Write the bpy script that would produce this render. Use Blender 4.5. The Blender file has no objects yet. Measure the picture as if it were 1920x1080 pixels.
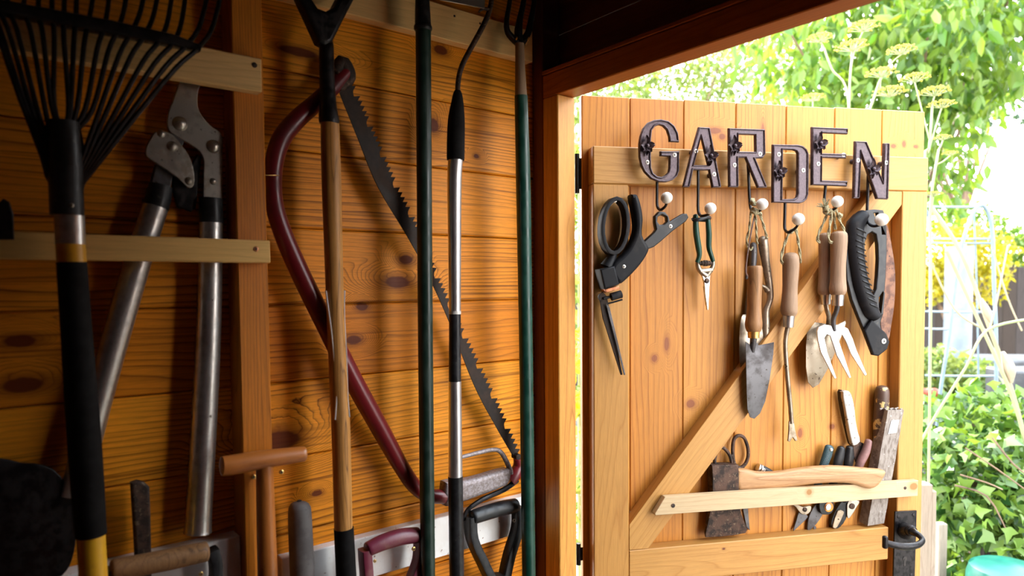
import bpy, math, random
import numpy as np
from mathutils import Vector, Matrix
from mathutils.geometry import interpolate_bezier
random.seed(7)
R = math.radians
S = bpy.context.scene
COL = S.collection

# ------------------------------------------------------------------ camera
FPX, PPY = 1280.0, 596.0
CAM = Vector((.9933, 0, 1.5))
PITCH, ROLL = R(2.6), R(.47)
f0 = Vector((-.7801, .6257, 0)).normalized()
r0 = Vector((.6257, .7801, 0)).normalized()
z0 = Vector((0, 0, 1))
fw = (f0*math.cos(PITCH) - z0*math.sin(PITCH)).normalized()
up = (z0*math.cos(PITCH) + f0*math.sin(PITCH)).normalized()
rt = (r0*math.cos(ROLL) - up*math.sin(ROLL)).normalized()
up = (up*math.cos(ROLL) + r0*math.sin(ROLL)).normalized()
cd = bpy.data.cameras.new('camera'); cam = bpy.data.objects.new('camera', cd); COL.objects.link(cam)
M = Matrix((rt, up, -fw)).transposed().to_4x4(); M.translation = CAM; cam.matrix_world = M
cd.sensor_width = 36; cd.lens = FPX/1920*36; cd.shift_y = (PPY-540)/1920
cd.clip_start = .02; cd.clip_end = 200
cd.dof.use_dof = True; cd.dof.focus_distance = 1.3; cd.dof.aperture_fstop = 4.0
S.camera = cam
S.view_settings.view_transform = 'Standard'; S.view_settings.look = 'None'
S.view_settings.gamma = 1; S.view_settings.use_curve_mapping = False
S.view_settings.exposure = 0.0

# ------------------------------------------------------------------ light
w = bpy.data.worlds.new('sky'); S.world = w; w.use_nodes = True
nt = w.node_tree; bg = nt.nodes['Background']
tc = nt.nodes.new('ShaderNodeTexCoord'); sx = nt.nodes.new('ShaderNodeSeparateXYZ'); cr = nt.nodes.new('ShaderNodeValToRGB')
nt.links.new(tc.outputs['Generated'], sx.inputs[0]); nt.links.new(sx.outputs['Z'], cr.inputs[0])
cr.color_ramp.elements[0].position = 0.0; cr.color_ramp.elements[0].color = (1, .98, .95, 1)
cr.color_ramp.elements[1].position = .7; cr.color_ramp.elements[1].color = (.80, .90, 1, 1)
nt.links.new(cr.outputs[0], bg.inputs[0]); bg.inputs[1].default_value = 10.8
sd = bpy.data.lights.new('sun', 'SUN'); sun = bpy.data.objects.new('sun', sd); COL.objects.link(sun)
sd.energy = 20; sd.angle = R(2); sd.color = (1, .95, .85)
sun.rotation_euler = Vector((-.80, .28, .70)).to_track_quat('Z', 'Y').to_euler(); sun.location = (-3, 3, 6)

# ------------------------------------------------------------------ frames
class Frame:
    def __init__(s, O, U, V, W):
        s.O, s.U, s.V, s.W = Vector(O), Vector(U).normalized(), Vector(V).normalized(), Vector(W).normalized()
    def px(s, x, y, w=0.0):
        d = fw*FPX + rt*(x-960) + up*(PPY-y)
        o = CAM - s.O
        t = (w - o.dot(s.W))/d.dot(s.W)
        p = o + d*t
        return Vector((p.dot(s.U), p.dot(s.V), w))
    def depth(s, p):
        return (s.O + s.U*p[0] + s.V*p[1] + s.W*p[2] - CAM).dot(fw)
    def mat(s, org):
        m = Matrix((s.U, s.V, s.W)).transposed().to_4x4()
        m.translation = s.O + s.U*org[0] + s.V*org[1] + s.W*org[2]
        return m
FW = Frame((0, 0, 0), (0, 1, 0), (0, 0, 1), (1, 0, 0))             # left wall
DU = Vector((.979*.6257-.202*.7801, .979*.7801+.202*.6257, 0)).normalized()
HINGE = Vector((.0618, .9164, 0))
FD = Frame(HINGE, DU, (0, 0, 1), DU.cross(Vector((0, 0, 1))))       # open door, inner board face
FG = Frame((0, 0, 0), (1, 0, 0), (0, 1, 0), (0, 0, 1))             # world
def G(x, y, d):                                                    # world point at a level distance
    v = fw + rt*((x-960)/FPX) + up*((PPY-y)/FPX)
    return CAM + v*(d/v.dot(f0))

# ------------------------------------------------------------------ materials
def newmat(name):
    m = bpy.data.materials.new(name); m.use_nodes = True
    return m, m.node_tree, m.node_tree.nodes['Principled BSDF']
def N(nt, t, **k):
    n = nt.nodes.new(t)
    for a, b in k.items(): setattr(n, a, b)
    return n
def math_(nt, op, a, b=None, c=None, clamp=False):
    n = N(nt, 'ShaderNodeMath', operation=op); n.use_clamp = clamp
    for i, v in enumerate((a, b, c)):
        if v is None: continue
        if isinstance(v, (int, float)): n.inputs[i].default_value = v
        else: nt.links.new(v, n.inputs[i])
    return n.outputs[0]
def mixc(nt, f, a, b, mode='MIX'):
    n = N(nt, 'ShaderNodeMix', data_type='RGBA', blend_type=mode)
    for i, v in ((0, f), (6, a), (7, b)):
        if isinstance(v, (int, float)): n.inputs[i].default_value = v
        elif isinstance(v, tuple): n.inputs[i].default_value = (*v[:3], 1)
        else: nt.links.new(v, n.inputs[i])
    return n.outputs[2]
def maprange(nt, v, a, b, c=0., d=1., smooth=True):
    n = N(nt, 'ShaderNodeMapRange'); n.interpolation_type = 'SMOOTHSTEP' if smooth else 'LINEAR'
    nt.links.new(v, n.inputs[0])
    for i, q in enumerate((a, b, c, d)): n.inputs[i+1].default_value = q
    return n.outputs[0]
def noise(nt, vec, scale, detail=3, rough=.5, dist=0):
    n = N(nt, 'ShaderNodeTexNoise'); n.inputs['Scale'].default_value = scale
    n.inputs['Detail'].default_value = detail; n.inputs['Roughness'].default_value = rough; n.inputs['Distortion'].default_value = dist
    nt.links.new(vec, n.inputs['Vector']); return n.outputs[0]
def mapping(nt, vec, scale, loc=(0, 0, 0)):
    n = N(nt, 'ShaderNodeMapping'); n.inputs['Scale'].default_value = scale; n.inputs['Location'].default_value = loc
    nt.links.new(vec, n.inputs['Vector']); return n.outputs[0]
def wood(name, light, dark, rings=16, amp=1.0, contrast=.6, knots=(), vary=.25, rough=.5, kcol=(.11, .020, .005), stretch=1.0, fib=.3, soft=.0, coat=.0, fscale=9, lin=3.0, xs=1.5, streak=0., spec=.35):
    m, nt, b = newmat(name)
    g = N(nt, 'ShaderNodeAttribute', attribute_name='gc').outputs['Vector']
    pr = N(nt, 'ShaderNodeAttribute', attribute_name='pr').outputs['Fac']
    sep = N(nt, 'ShaderNodeSeparateXYZ'); nt.links.new(g, sep.inputs[0])
    big = noise(nt, mapping(nt, g, (xs*stretch, fscale, fscale)), 1.0, 2, .45)
    mid = noise(nt, mapping(nt, g, (5*stretch, 30, 30)), 1.0, 2, .5)
    fine = noise(nt, mapping(nt, g, (14, 700, 700)), 1.0, 2, .6)
    fine2 = noise(nt, mapping(nt, g, (40, 260, 260)), 1.0, 3, .7)
    field = math_(nt, 'MULTIPLY', big, amp)
    field = math_(nt, 'ADD', field, math_(nt, 'MULTIPLY', sep.outputs[1], lin))
    field = math_(nt, 'ADD', field, math_(nt, 'MULTIPLY', mid, .07))
    kd = None
    if knots:
        fc = N(nt, 'ShaderNodeAttribute', attribute_name='fc').outputs['Vector']
        wob = noise(nt, mapping(nt, fc, (60, 60, 60)), 1.0, 2)
        for (k, s) in knots:
            v = N(nt, 'ShaderNodeVectorMath', operation='SUBTRACT'); nt.links.new(fc, v.inputs[0]); v.inputs[1].default_value = (k[0], k[1], k[2])
            v2 = N(nt, 'ShaderNodeVectorMath', operation='DIVIDE'); nt.links.new(v.outputs[0], v2.inputs[0]); v2.inputs[1].default_value = (s[0], s[1], 10)
            l = N(nt, 'ShaderNodeVectorMath', operation='LENGTH'); nt.links.new(v2.outputs[0], l.inputs[0])
            kd = l.outputs['Value'] if kd is None else math_(nt, 'MINIMUM', kd, l.outputs['Value'])
        kd = math_(nt, 'ADD', kd, math_(nt, 'MULTIPLY', math_(nt, 'SUBTRACT', wob, .5), .35))
        field = math_(nt, 'ADD', field, maprange(nt, kd, 0.6, 4.5, .55, 0))
    fr = math_(nt, 'FRACT', math_(nt, 'MULTIPLY', field, rings))
    rp = N(nt, 'ShaderNodeValToRGB'); nt.links.new(fr, rp.inputs[0])
    e = rp.color_ramp.elements; e[0].position = 0; e[0].color = (.25, .25, .25, 1); e[1].position = 1; e[1].color = (.35, .35, .35, 1)
    for p, c in ((.10, 0.), (.55, .08), (.86, .42+soft*.1), (.94, 1.)):
        q = e.new(p); q.color = (c, c, c, 1)
    lv = math_(nt, 'MULTIPLY', rp.outputs[0], contrast)
    # latewood line strength drifts over the board
    drift = noise(nt, mapping(nt, g, (2, 12, 12), (3, 3, 3)), 1.0, 2)
    lv = math_(nt, 'MULTIPLY', lv, maprange(nt, drift, .3, .65, .25, 1.0))
    col = mixc(nt, lv, light, dark)
    if streak:
        st = noise(nt, mapping(nt, g, (2.2, 170, 170), (9, 9, 9)), 1.0, 2, .5)
        col = mixc(nt, maprange(nt, st, .56, .74, 0, streak), col, dark)
    ff = math_(nt, 'ADD', math_(nt, 'MULTIPLY', fine, .6), math_(nt, 'MULTIPLY', fine2, .4))
    fv = maprange(nt, ff, .3, .7, 1-fib, 1+fib*.35, False)
    comb = N(nt, 'ShaderNodeCombineColor')
    for i in range(3): nt.links.new(fv, comb.inputs[i])
    col = mixc(nt, 1.0, col, comb.outputs[0], 'MULTIPLY')
    pv = maprange(nt, pr, 0, 1, 1-vary, 1+vary*.4, False)
    comb2 = N(nt, 'ShaderNodeCombineColor')
    nt.links.new(math_(nt, 'POWER', pv, .6), comb2.inputs[0]); nt.links.new(pv, comb2.inputs[1]); nt.links.new(math_(nt, 'POWER', pv, 1.6), comb2.inputs[2])
    col = mixc(nt, 1.0, col, comb2.outputs[0], 'MULTIPLY')
    if kd is not None:
        halo = maprange(nt, kd, .8, 2.2, .55, 0)
        col = mixc(nt, halo, col, tuple(.5*c+.5*k for c, k in zip(dark, kcol)))
        col = mixc(nt, maprange(nt, kd, .75, 1.05, .92, 0), col, kcol)
    nt.links.new(col, b.inputs['Base Color'])
    b.inputs['Roughness'].default_value = rough
    b.inputs['Specular IOR Level'].default_value = spec
    if coat: b.inputs['Coat Weight'].default_value = coat; b.inputs['Coat Roughness'].default_value = .35
    bp = N(nt, 'ShaderNodeBump'); bp.inputs['Strength'].default_value = .25; bp.inputs['Distance'].default_value = .0006
    nt.links.new(math_(nt, 'SUBTRACT', ff, math_(nt, 'MULTIPLY', rp.outputs[0], .35)), bp.inputs['Height']); nt.links.new(bp.outputs[0], b.inputs['Normal'])
    return m
def mottle(name, c1, c2, scale=60, lo=.4, hi=.6, rough=.5, rough2=None, metal=0., metal2=None, bump=.15, spec=.5, stretch=(1, 1, 1), c3=None, s3=200, t3=.62, coat=0.):
    m, nt, b = newmat(name)
    g = N(nt, 'ShaderNodeAttribute', attribute_name='gc').outputs['Vector']
    n1 = noise(nt, mapping(nt, g, stretch), scale, 5, .62)
    f = maprange(nt, n1, lo, hi)
    col = mixc(nt, f, c1, c2)
    if c3:
        n3 = noise(nt, g, s3, 3, .6); col = mixc(nt, maprange(nt, n3, t3, t3+.06), col, c3)
    nt.links.new(col, b.inputs['Base Color'])
    nt.links.new(maprange(nt, f, 0, 1, rough, rough if rough2 is None else rough2), b.inputs['Roughness'])
    nt.links.new(maprange(nt, f, 0, 1, metal, metal if metal2 is None else metal2), b.inputs['Metallic'])
    b.inputs['Specular IOR Level'].default_value = spec
    if coat: b.inputs['Coat Weight'].default_value = coat; b.inputs['Coat Roughness'].default_value = .15
    if bump:
        bp = N(nt, 'ShaderNodeBump'); bp.inputs['Strength'].default_value = bump; bp.inputs['Distance'].default_value = .001
        n4 = noise(nt, g, scale*5, 3, .6)
        nt.links.new(math_(nt, 'ADD', n1, math_(nt, 'MULTIPLY', n4, .5)), bp.inputs['Height']); nt.links.new(bp.outputs[0], b.inputs['Normal'])
    return m
def leafmat(name, c1, c2, trans=.45, rough=.45):
    m, nt, b = newmat(name)
    pr = N(nt, 'ShaderNodeAttribute', attribute_name='pr').outputs['Fac']
    col = mixc(nt, pr, c1, c2)
    nt.links.new(col, b.inputs['Base Color']); b.inputs['Roughness'].default_value = rough
    tr = N(nt, 'ShaderNodeBsdfTranslucent'); nt.links.new(mixc(nt, 1.0, col, (1.9, 1.7, .7), 'MULTIPLY'), tr.inputs[0])
    ms = N(nt, 'ShaderNodeMixShader'); ms.inputs[0].default_value = trans
    nt.links.new(b.outputs[0], ms.inputs[1]); nt.links.new(tr.outputs[0], ms.inputs[2])
    nt.links.new(ms.outputs[0], nt.nodes['Material Output'].inputs[0]); return m

def kW(x, y, sx, sy, w=0): p = FW.px(x, y, w); d = FW.depth(p)/FPX; return (p, (sx*d*1.6, sy*d))
def kD(x, y, sx, sy, w=0): p = FD.px(x, y, w); d = FD.depth(p)/FPX; return (p, (sx*d, sy*d))
WK = [kW(745, 529, 18, 12), kW(761, 487, 10, 9), kW(679, 575, 8, 8), kW(663, 638, 10, 9), kW(826, 94, 10, 9), kW(893, 293, 4, 4), kW(524, 826, 26, 20),
      kW(594, 925, 7, 6), kW(38, 640, 18, 12), kW(42, 722, 22, 16), kW(560, 97, 26, 9), kW(812, 235, 8, 14)]
DK = [kD(1295, 757, 9, 8), kD(1227, 672, 6, 7), kD(1250, 645, 5, 14), kD(1354, 256, 7, 6), kD(1675, 274, 6, 4), kD(1695, 270, 4, 6), kD(1717, 275, 5, 3), kD(1560, 800, 6, 5), kD(1310, 400, 3, 3), kD(1430, 250, 4, 20), kD(1500, 812, 5, 9), kD(1340, 245, 14, 6)]
M_ = {}
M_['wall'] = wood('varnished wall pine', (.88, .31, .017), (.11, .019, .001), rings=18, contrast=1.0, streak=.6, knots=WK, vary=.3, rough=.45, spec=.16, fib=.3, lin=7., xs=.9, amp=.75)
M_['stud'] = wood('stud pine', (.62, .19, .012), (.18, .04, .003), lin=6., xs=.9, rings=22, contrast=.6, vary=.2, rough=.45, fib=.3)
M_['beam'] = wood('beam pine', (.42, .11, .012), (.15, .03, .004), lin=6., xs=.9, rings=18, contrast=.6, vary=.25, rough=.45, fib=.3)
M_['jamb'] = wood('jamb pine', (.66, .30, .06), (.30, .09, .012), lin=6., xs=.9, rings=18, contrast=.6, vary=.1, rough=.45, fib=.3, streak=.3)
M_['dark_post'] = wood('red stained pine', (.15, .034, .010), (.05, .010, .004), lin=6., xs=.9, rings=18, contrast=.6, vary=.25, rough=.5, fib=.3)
M_['door'] = wood('door pine', (.575, .25, .042), (.26, .068, .006), rings=13, contrast=.72, streak=.4, lin=6.5, xs=.8, amp=.8, knots=DK, vary=.22, rough=.45, kcol=(.22, .06, .015), fib=.22)
M_['ledge'] = wood('ledge pine', (.51, .255, .066), (.30, .11, .015), streak=.3, lin=6., xs=.9, rings=18, contrast=.5, vary=.12, rough=.45, fib=.2, knots=[kD(1357, 1029, 3, 2, .03)])
M_['pale'] = wood('raw spruce batten', (.57, .43, .26), (.43, .25, .10), rings=24, contrast=.55, vary=.1, rough=.6, fib=.15, knots=[kD(1517, 923, 6, 6, .045), kD(1713, 912, 9, 7, .045), kW(295, 118, 8, 10, .063)], kcol=(.30, .14, .04), amp=.5)
M_['pale_left'] = wood('warm spruce batten', (.90, .58, .24), (.55, .28, .08), rings=24, contrast=.5, vary=.1, rough=.6, fib=.15, amp=.5)
M_['batten'] = wood('knotty spruce batten', (.80, .48, .15), (.46, .2, .04), rings=24, contrast=.55, vary=.1, rough=.6, fib=.15, amp=.5)
M_['white_rail'] = mottle('white painted rail', (.78, .73, .68), (.84, .81, .78), 25, rough=.5, bump=.05, c3=(.25, .12, .06), s3=120, t3=.68)
M_['shaft'] = wood('ash shaft', (.58, .27, .07), (.09, .028, .007), rings=9, contrast=.9, vary=.1, rough=.45, fib=.35, amp=2.2, stretch=1.0, fscale=30)
M_['tshaft'] = mottle('orange varnished wood', (.50, .16, .03), (.20, .06, .015), 22, .45, .75, rough=.35, bump=.15, stretch=(.35, 1, 1), coat=.2)
M_['grey_wood'] = wood('weathered handle wood', (.34, .22, .14), (.16, .085, .045), rings=14, contrast=.5, vary=.1, rough=.65, fib=.3, amp=1.2)
M_['brown_wood'] = wood('worn handle wood', (.34, .17, .07), (.07, .035, .015), rings=10, contrast=.9, vary=.1, rough=.5, fib=.35, amp=1.6, fscale=22)
M_['hatchet_wood'] = wood('hatchet handle wood', (.50, .28, .13), (.26, .11, .04), rings=10, contrast=.7, vary=.1, rough=.45, fib=.25, amp=1.6, fscale=18)
M_['black_iron'] = mottle('black iron', (.010, .009, .010), (.022, .018, .018), 90, rough=.28, rough2=.55, metal=.6, bump=.3)
M_['iron'] = mottle('cast iron letter', (.055, .039, .046), (.10, .073, .080), 200, .4, .6, rough=.36, rough2=.5, metal=.6, bump=.3)
M_['black'] = mottle('black plastic', (.010, .010, .011), (.022, .022, .024), 60, rough=.35, rough2=.5, bump=.06, spec=.35, c3=(.05, .045, .04), s3=90, t3=.66)
M_['dusty'] = mottle('dusty black plastic', (.010, .010, .012), (.040, .035, .032), 26, .5, .78, rough=.5, rough2=.8, bump=.12, spec=.16)
M_['rubber'] = mottle('black rubber', (.006, .005, .005), (.010, .009, .009), 50, rough=.8, bump=.1, spec=.15)
M_['green'] = mottle('green lacquer', (.004, .038, .026), (.007, .055, .037), 40, rough=.3, rough2=.45, bump=.05, c3=(.2, .22, .2), s3=260, t3=.72)
M_['dkgreen'] = mottle('dark green lacquer', (.006, .022, .015), (.012, .032, .023), 40, rough=.33, rough2=.5, bump=.05)
M_['red'] = mottle('oxblood paint', (.16, .010, .014), (.07, .006, .008), 18, .45, .75, rough=.3, rough2=.5, bump=.08, c3=(.35, .25, .2), s3=230, t3=.74)
M_['maroon'] = mottle('maroon plastic', (.15, .018, .04), (.22, .09, .075), 22, .45, .7, rough=.35, rough2=.6, bump=.08)
M_['steel'] = mottle('scratched steel', (.50, .46, .40), (.26, .22, .18), 45, .45, .7, rough=.32, rough2=.55, metal=.9, bump=.12, c3=(.08, .06, .04), s3=160, t3=.66)
M_['alu'] = mottle('aluminium tube', (.62, .60, .57), (.45, .43, .41), 60, .4, .7, rough=.32, rough2=.45, metal=.95, bump=.05, c3=(.12, .10, .08), s3=110, t3=.7)
M_['chrome'] = mottle('polished tube', (.78, .76, .75), (.70, .68, .67), 30, rough=.34, rough2=.4, metal=.95, bump=.02)
M_['cast_grey'] = mottle('cast grey grip', (.30, .26, .27), (.20, .16, .15), 220, .4, .6, rough=.5, metal=.35, bump=.3, c3=(.06, .04, .03), s3=400, t3=.62)
M_['bright'] = mottle('bright steel', (.80, .80, .80), (.60, .58, .56), 50, .5, .75, rough=.28, rough2=.45, metal=.75, bump=.05, c3=(.2, .15, .1), s3=150, t3=.7)
M_['dull_steel'] = mottle('dull grey blade', (.105, .10, .105), (.06, .052, .05), 30, .42, .68, rough=.42, rough2=.6, metal=.5, bump=.15, c3=(.04, .03, .02), s3=140, t3=.64)
M_['trowel_steel'] = mottle('stained trowel steel', (.38, .32, .25), (.20, .15, .10), 25, .42, .68, rough=.38, rough2=.55, metal=.8, bump=.12, c3=(.05, .03, .02), s3=120, t3=.64)
M_['rust'] = mottle('rusted steel', (.085, .045, .030), (.032, .022, .018), 60, .4, .62, rough=.6, rough2=.75, metal=.5, bump=.5, c3=(.16, .11, .07), s3=190, t3=.6)
M_['rust_red'] = mottle('rusty saw steel', (.20, .095, .055), (.12, .06, .045), 60, .4, .62, rough=.6, rough2=.75, metal=.4, bump=.4, c3=(.03, .02, .02), s3=150, t3=.64)
M_['saw'] = mottle('old saw steel', (.020, .013, .010), (.045, .027, .019), 40, .4, .65, rough=.55, rough2=.7, metal=.15, bump=.25, spec=.25)
M_['brass'] = mottle('brass', (.75, .48, .16), (.5, .3, .1), 60, rough=.3, rough2=.45, metal=.9, bump=.1)
M_['screw'] = mottle('zinc screw', (.80, .76, .70), (.6, .55, .48), 200, rough=.35, metal=.3, bump=.1)
M_['cross'] = mottle('screw recess', (.02, .015, .012), (.03, .02, .015), 100, rough=.7, bump=0)
M_['ball'] = mottle('cream ceramic', (.68, .64, .57), (.72, .69, .63), 10, rough=.25, bump=0, coat=.3)
M_['yellow'] = mottle('yellow paint', (.80, .42, .02), (.70, .34, .02), 30, rough=.4, bump=.05, c3=(.12, .07, .02), s3=160, t3=.72)
M_['rope'] = mottle('hemp rope', (.42, .38, .24), (.24, .21, .12), 400, rough=.85, bump=.5, spec=.2)
M_['leather'] = mottle('leather thong', (.10, .045, .03), (.06, .03, .02), 200, rough=.7, bump=.3)
M_['paper'] = mottle('grey worn wrapping', (.27, .235, .205), (.15, .12, .10), 60, .42, .66, rough=.85, bump=.5, stretch=(1, 3, 1), c3=(.40, .37, .34), s3=110, t3=.62, spec=.2)
M_['label'] = mottle('faded label', (.40, .38, .36), (.33, .31, .29), 90, rough=.7, bump=.05)
M_['paint_white'] = mottle('chipped white paint', (.52, .48, .43), (.46, .42, .37), 50, .45, .6, rough=.55, bump=.3, c3=(.12, .09, .07), s3=90, t3=.60)
M_['paint_brown'] = mottle('flaking brown paint', (.085, .045, .03), (.06, .035, .025), 50, rough=.5, bump=.3, c3=(.62, .45, .18), s3=42, t3=.55)
M_['pink'] = mottle('faded pink plastic', (.26, .13, .12), (.17, .09, .08), 40, rough=.55, bump=.15)
M_['teal_grip'] = mottle('dark teal grip', (.015, .045, .055), (.025, .06, .07), 60, rough=.5, bump=.1)
M_['dots'] = mottle('pale grip dots', (.30, .35, .36), (.22, .26, .28), 90, rough=.6, bump=0)
M_['orange'] = mottle('orange ring', (.75, .28, .03), (.6, .2, .02), 90, rough=.45, bump=0)
M_['copper'] = mottle('copper band', (.55, .22, .10), (.4, .15, .07), 90, rough=.4, metal=.6, bump=.1)
M_['tan'] = mottle('tan anvil', (.42, .33, .22), (.33, .25, .16), 90, rough=.6, bump=.1)
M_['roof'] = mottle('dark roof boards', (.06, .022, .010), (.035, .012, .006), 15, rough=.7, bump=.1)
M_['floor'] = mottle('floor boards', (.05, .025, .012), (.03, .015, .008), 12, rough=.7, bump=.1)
M_['flue'] = mottle('pale blue metal', (.17, .20, .23), (.14, .17, .20), 12, rough=.5, bump=0)
M_['trellis'] = mottle('pale blue trellis metal', (.12, .17, .21), (.10, .14, .18), 12, rough=.5, bump=0, metal=.2)
M_['fence'] = wood('weathered fence boards', (.045, .036, .036), (.018, .014, .013), rings=9, contrast=.7, vary=.4, rough=.8)
M_['oldpost'] = wood('bleached post', (.26, .235, .20), (.16, .13, .11), rings=12, contrast=.5, vary=.2, rough=.8)
M_['stone'] = mottle('grey slabs', (.09, .095, .105), (.055, .055, .06), 6, rough=.8, bump=.2)
M_['darkbox'] = mottle('black planter', (.02, .022, .026), (.05, .05, .055), 6, rough=.6, bump=0)
M_['ground'] = mottle('patio and soil', (.16, .14, .12), (.11, .11, .08), 9, rough=.95, bump=.4, c3=(.2, .19, .14), s3=3, t3=.6)
M_['teal'] = mottle('turquoise plastic', (.005, .09, .07), (.008, .12, .09), 8, rough=.3, bump=0)
M_['leaf_tree'] = leafmat('tree leaves', (.045, .12, .016), (.15, .23, .035))
M_['leaf_fine'] = leafmat('fine hedge leaves', (.07, .13, .03), (.21, .26, .09))
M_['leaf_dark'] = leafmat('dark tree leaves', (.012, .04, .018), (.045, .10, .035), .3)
M_['leaf_yel'] = leafmat('yellow shrub leaves', (.20, .20, .008), (.36, .31, .02))
M_['leaf_ivy'] = leafmat('ivy leaves', (.014, .06, .015), (.16, .27, .045), .25, .35)
M_['umbel'] = leafmat('fennel umbels', (.36, .34, .03), (.48, .44, .08), .3)
M_['stalk'] = mottle('pale green stalks', (.20, .25, .11), (.26, .28, .14), 6, rough=.6, bump=0)
M_['straw'] = mottle('dry straw stalks', (.28, .23, .15), (.23, .22, .12), 6, rough=.6, bump=0)
M_['twig'] = mottle('brown twigs', (.16, .10, .06), (.10, .06, .04), 8, rough=.8, bump=0)
M_['petal_y'] = leafmat('yellow petals', (.45, .34, .01), (.5, .38, .03), .3)
M_['petal_r'] = leafmat('red fruit', (.2, .02, .015), (.25, .06, .02), .1)
M_['wrap'] = mottle('bleached cane', (.32, .27, .2), (.28, .23, .16), 8, rough=.7, bump=0)

# ------------------------------------------------------------------ mesh builder
def cat(pts, n=6, closed=False):
    P = [np.array(p, float) for p in pts]; k = len(P); out = []
    rng = range(k) if closed else range(k-1)
    for i in rng:
        if closed: a, b, c, d = P[i-1], P[i], P[(i+1) % k], P[(i+2) % k]
        else: a, b, c, d = P[max(i-1, 0)], P[i], P[i+1], P[min(i+2, k-1)]
        for j in range(n):
            t = j/n
            out.append(.5*((2*b)+(c-a)*t+(2*a-5*b+4*c-d)*t*t+(3*b-a-3*c+d)*t**3))
    if not closed: out.append(P[-1])
    return out
class MB:
    def __init__(s, F): s.F = F; s.v = []; s.f = []; s.m = []; s.off = []; s.pr = []; s.cur = (0., 0., 0.); s.p = .5
    def rnd(s): s.cur = (random.uniform(-40, 40), random.uniform(-40, 40), random.uniform(-5, 5)); s.p = random.random()
    def add(s, vs, fs, mi=0):
        b = len(s.v); s.v += [Vector(q) for q in vs]; s.f += [[b+i for i in q] for q in fs]; s.m += [mi]*len(fs)
        s.off += [s.cur]*len(vs); s.pr += [s.p]*len(fs)
    def box(s, a, b, bev=.0008, mi=0):
        lo = [min(a[i], b[i]) for i in range(3)]; hi = [max(a[i], b[i]) for i in range(3)]
        c = [(lo[i]+hi[i])/2 for i in range(3)]; h = [(hi[i]-lo[i])/2 for i in range(3)]
        s.obox(c, (1, 0, 0), (0, 1, 0), h, bev, mi)
    def obox(s, c, ax, ay, h, bev=.0008, mi=0):
        c = Vector(c); X = Vector(ax).normalized(); Y = Vector(ay); Y = (Y - X*Y.dot(X)).normalized(); Z = X.cross(Y)
        bev = min(bev, *[q*.45 for q in h]); vs = []; idx = {}
        for i in (-1, 1):
            for j in (-1, 1):
                for k in (-1, 1):
                    for t in range(3):
                        l = [h[0]-bev, h[1]-bev, h[2]-bev]; l[t] = h[t]
                        idx[(i, j, k, t)] = len(vs); vs.append(c + X*i*l[0] + Y*j*l[1] + Z*k*l[2])
        fs = []
        cyc = [(-1, -1), (1, -1), (1, 1), (-1, 1)]
        for t in range(3):
            for sg in (-1, 1):
                q = []
                for a, b in cyc:
                    k = [0, 0, 0]; k[t] = sg; k[(t+1) % 3] = a; k[(t+2) % 3] = b; q.append(idx[(*k, t)])
                fs.append(q if sg > 0 else q[::-1])
        for t in range(3):                      # edge strips between faces a and b, running along t
            a, b = (t+1) % 3, (t+2) % 3
            for i in (-1, 1):
                for j in (-1, 1):
                    def K(tv, face):
                        k = [0, 0, 0]; k[t] = tv; k[a] = i; k[b] = j; return idx[(*k, face)]
                    q = [K(-1, a), K(1, a), K(1, b), K(-1, b)]
                    fs.append(q if i*j < 0 else q[::-1])
        for i in (-1, 1):
            for j in (-1, 1):
                for k in (-1, 1):
                    q = [idx[(i, j, k, t)] for t in range(3)]; fs.append(q if i*j*k > 0 else q[::-1])
        s.add(vs, fs, mi)
    def sweep(s, pts, rad, seg=14, closed=False, smooth=0, cap=True, sec=None, mi=0, ref=None):
        """pts frame coords; rad list of r or (r_side, r_w)."""
        P = []
        for p, r in zip(pts, rad if isinstance(rad, (list, tuple)) and len(rad) == len(pts) and len(pts) != 2 or isinstance(rad, list) else [rad]*len(pts)):
            rr = r if isinstance(r, (tuple, list)) else (r, r); P.append((*p, *rr))
        if smooth: P = cat(P, smooth, closed)
        P = [np.array(q, float) for q in P]; n = len(P); T = []
        for i in range(n):
            a = P[i-1][:3] if (i > 0 or closed) else P[i][:3]; b = P[(i+1) % n][:3] if (i < n-1 or closed) else P[i][:3]
            d = Vector(b-a); T.append(d.normalized() if d.length > 1e-9 else (T[-1] if T else Vector((0, 1, 0))))
        if ref is None:
            nrm = Vector((0, 0, 1)) if abs(T[0].z) < .8 else Vector((1, 0, 0))
        else: nrm = Vector(ref)
        vs = []
        for i in range(n):
            q = nrm if ref is None else Vector(ref)
            q = q - T[i]*q.dot(T[i]); q.normalize(); nrm = q
            sd_ = T[i].cross(q)
            c = Vector(P[i][:3]); a, b = P[i][3], P[i][4]
            for k in range(seg):
                th = 2*math.pi*k/seg
                if sec == 'rect':
                    cx, cy = math.cos(th), math.sin(th); e = .35
                    cx = math.copysign(abs(cx)**e, cx); cy = math.copysign(abs(cy)**e, cy)
                else: cx, cy = math.cos(th), math.sin(th)
                vs.append(c + sd_*(a*cx) + q*(b*cy))
        fs = []
        for i in range(n if closed else n-1):
            j = (i+1) % n
            for k in range(seg):
                l = (k+1) % seg; fs.append([i*seg+k, i*seg+l, j*seg+l, j*seg+k])
        if cap and not closed:
            fs.append([k for k in range(seg)][::-1]); fs.append([(n-1)*seg+k for k in range(seg)])
        s.add(vs, fs, mi)
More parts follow.
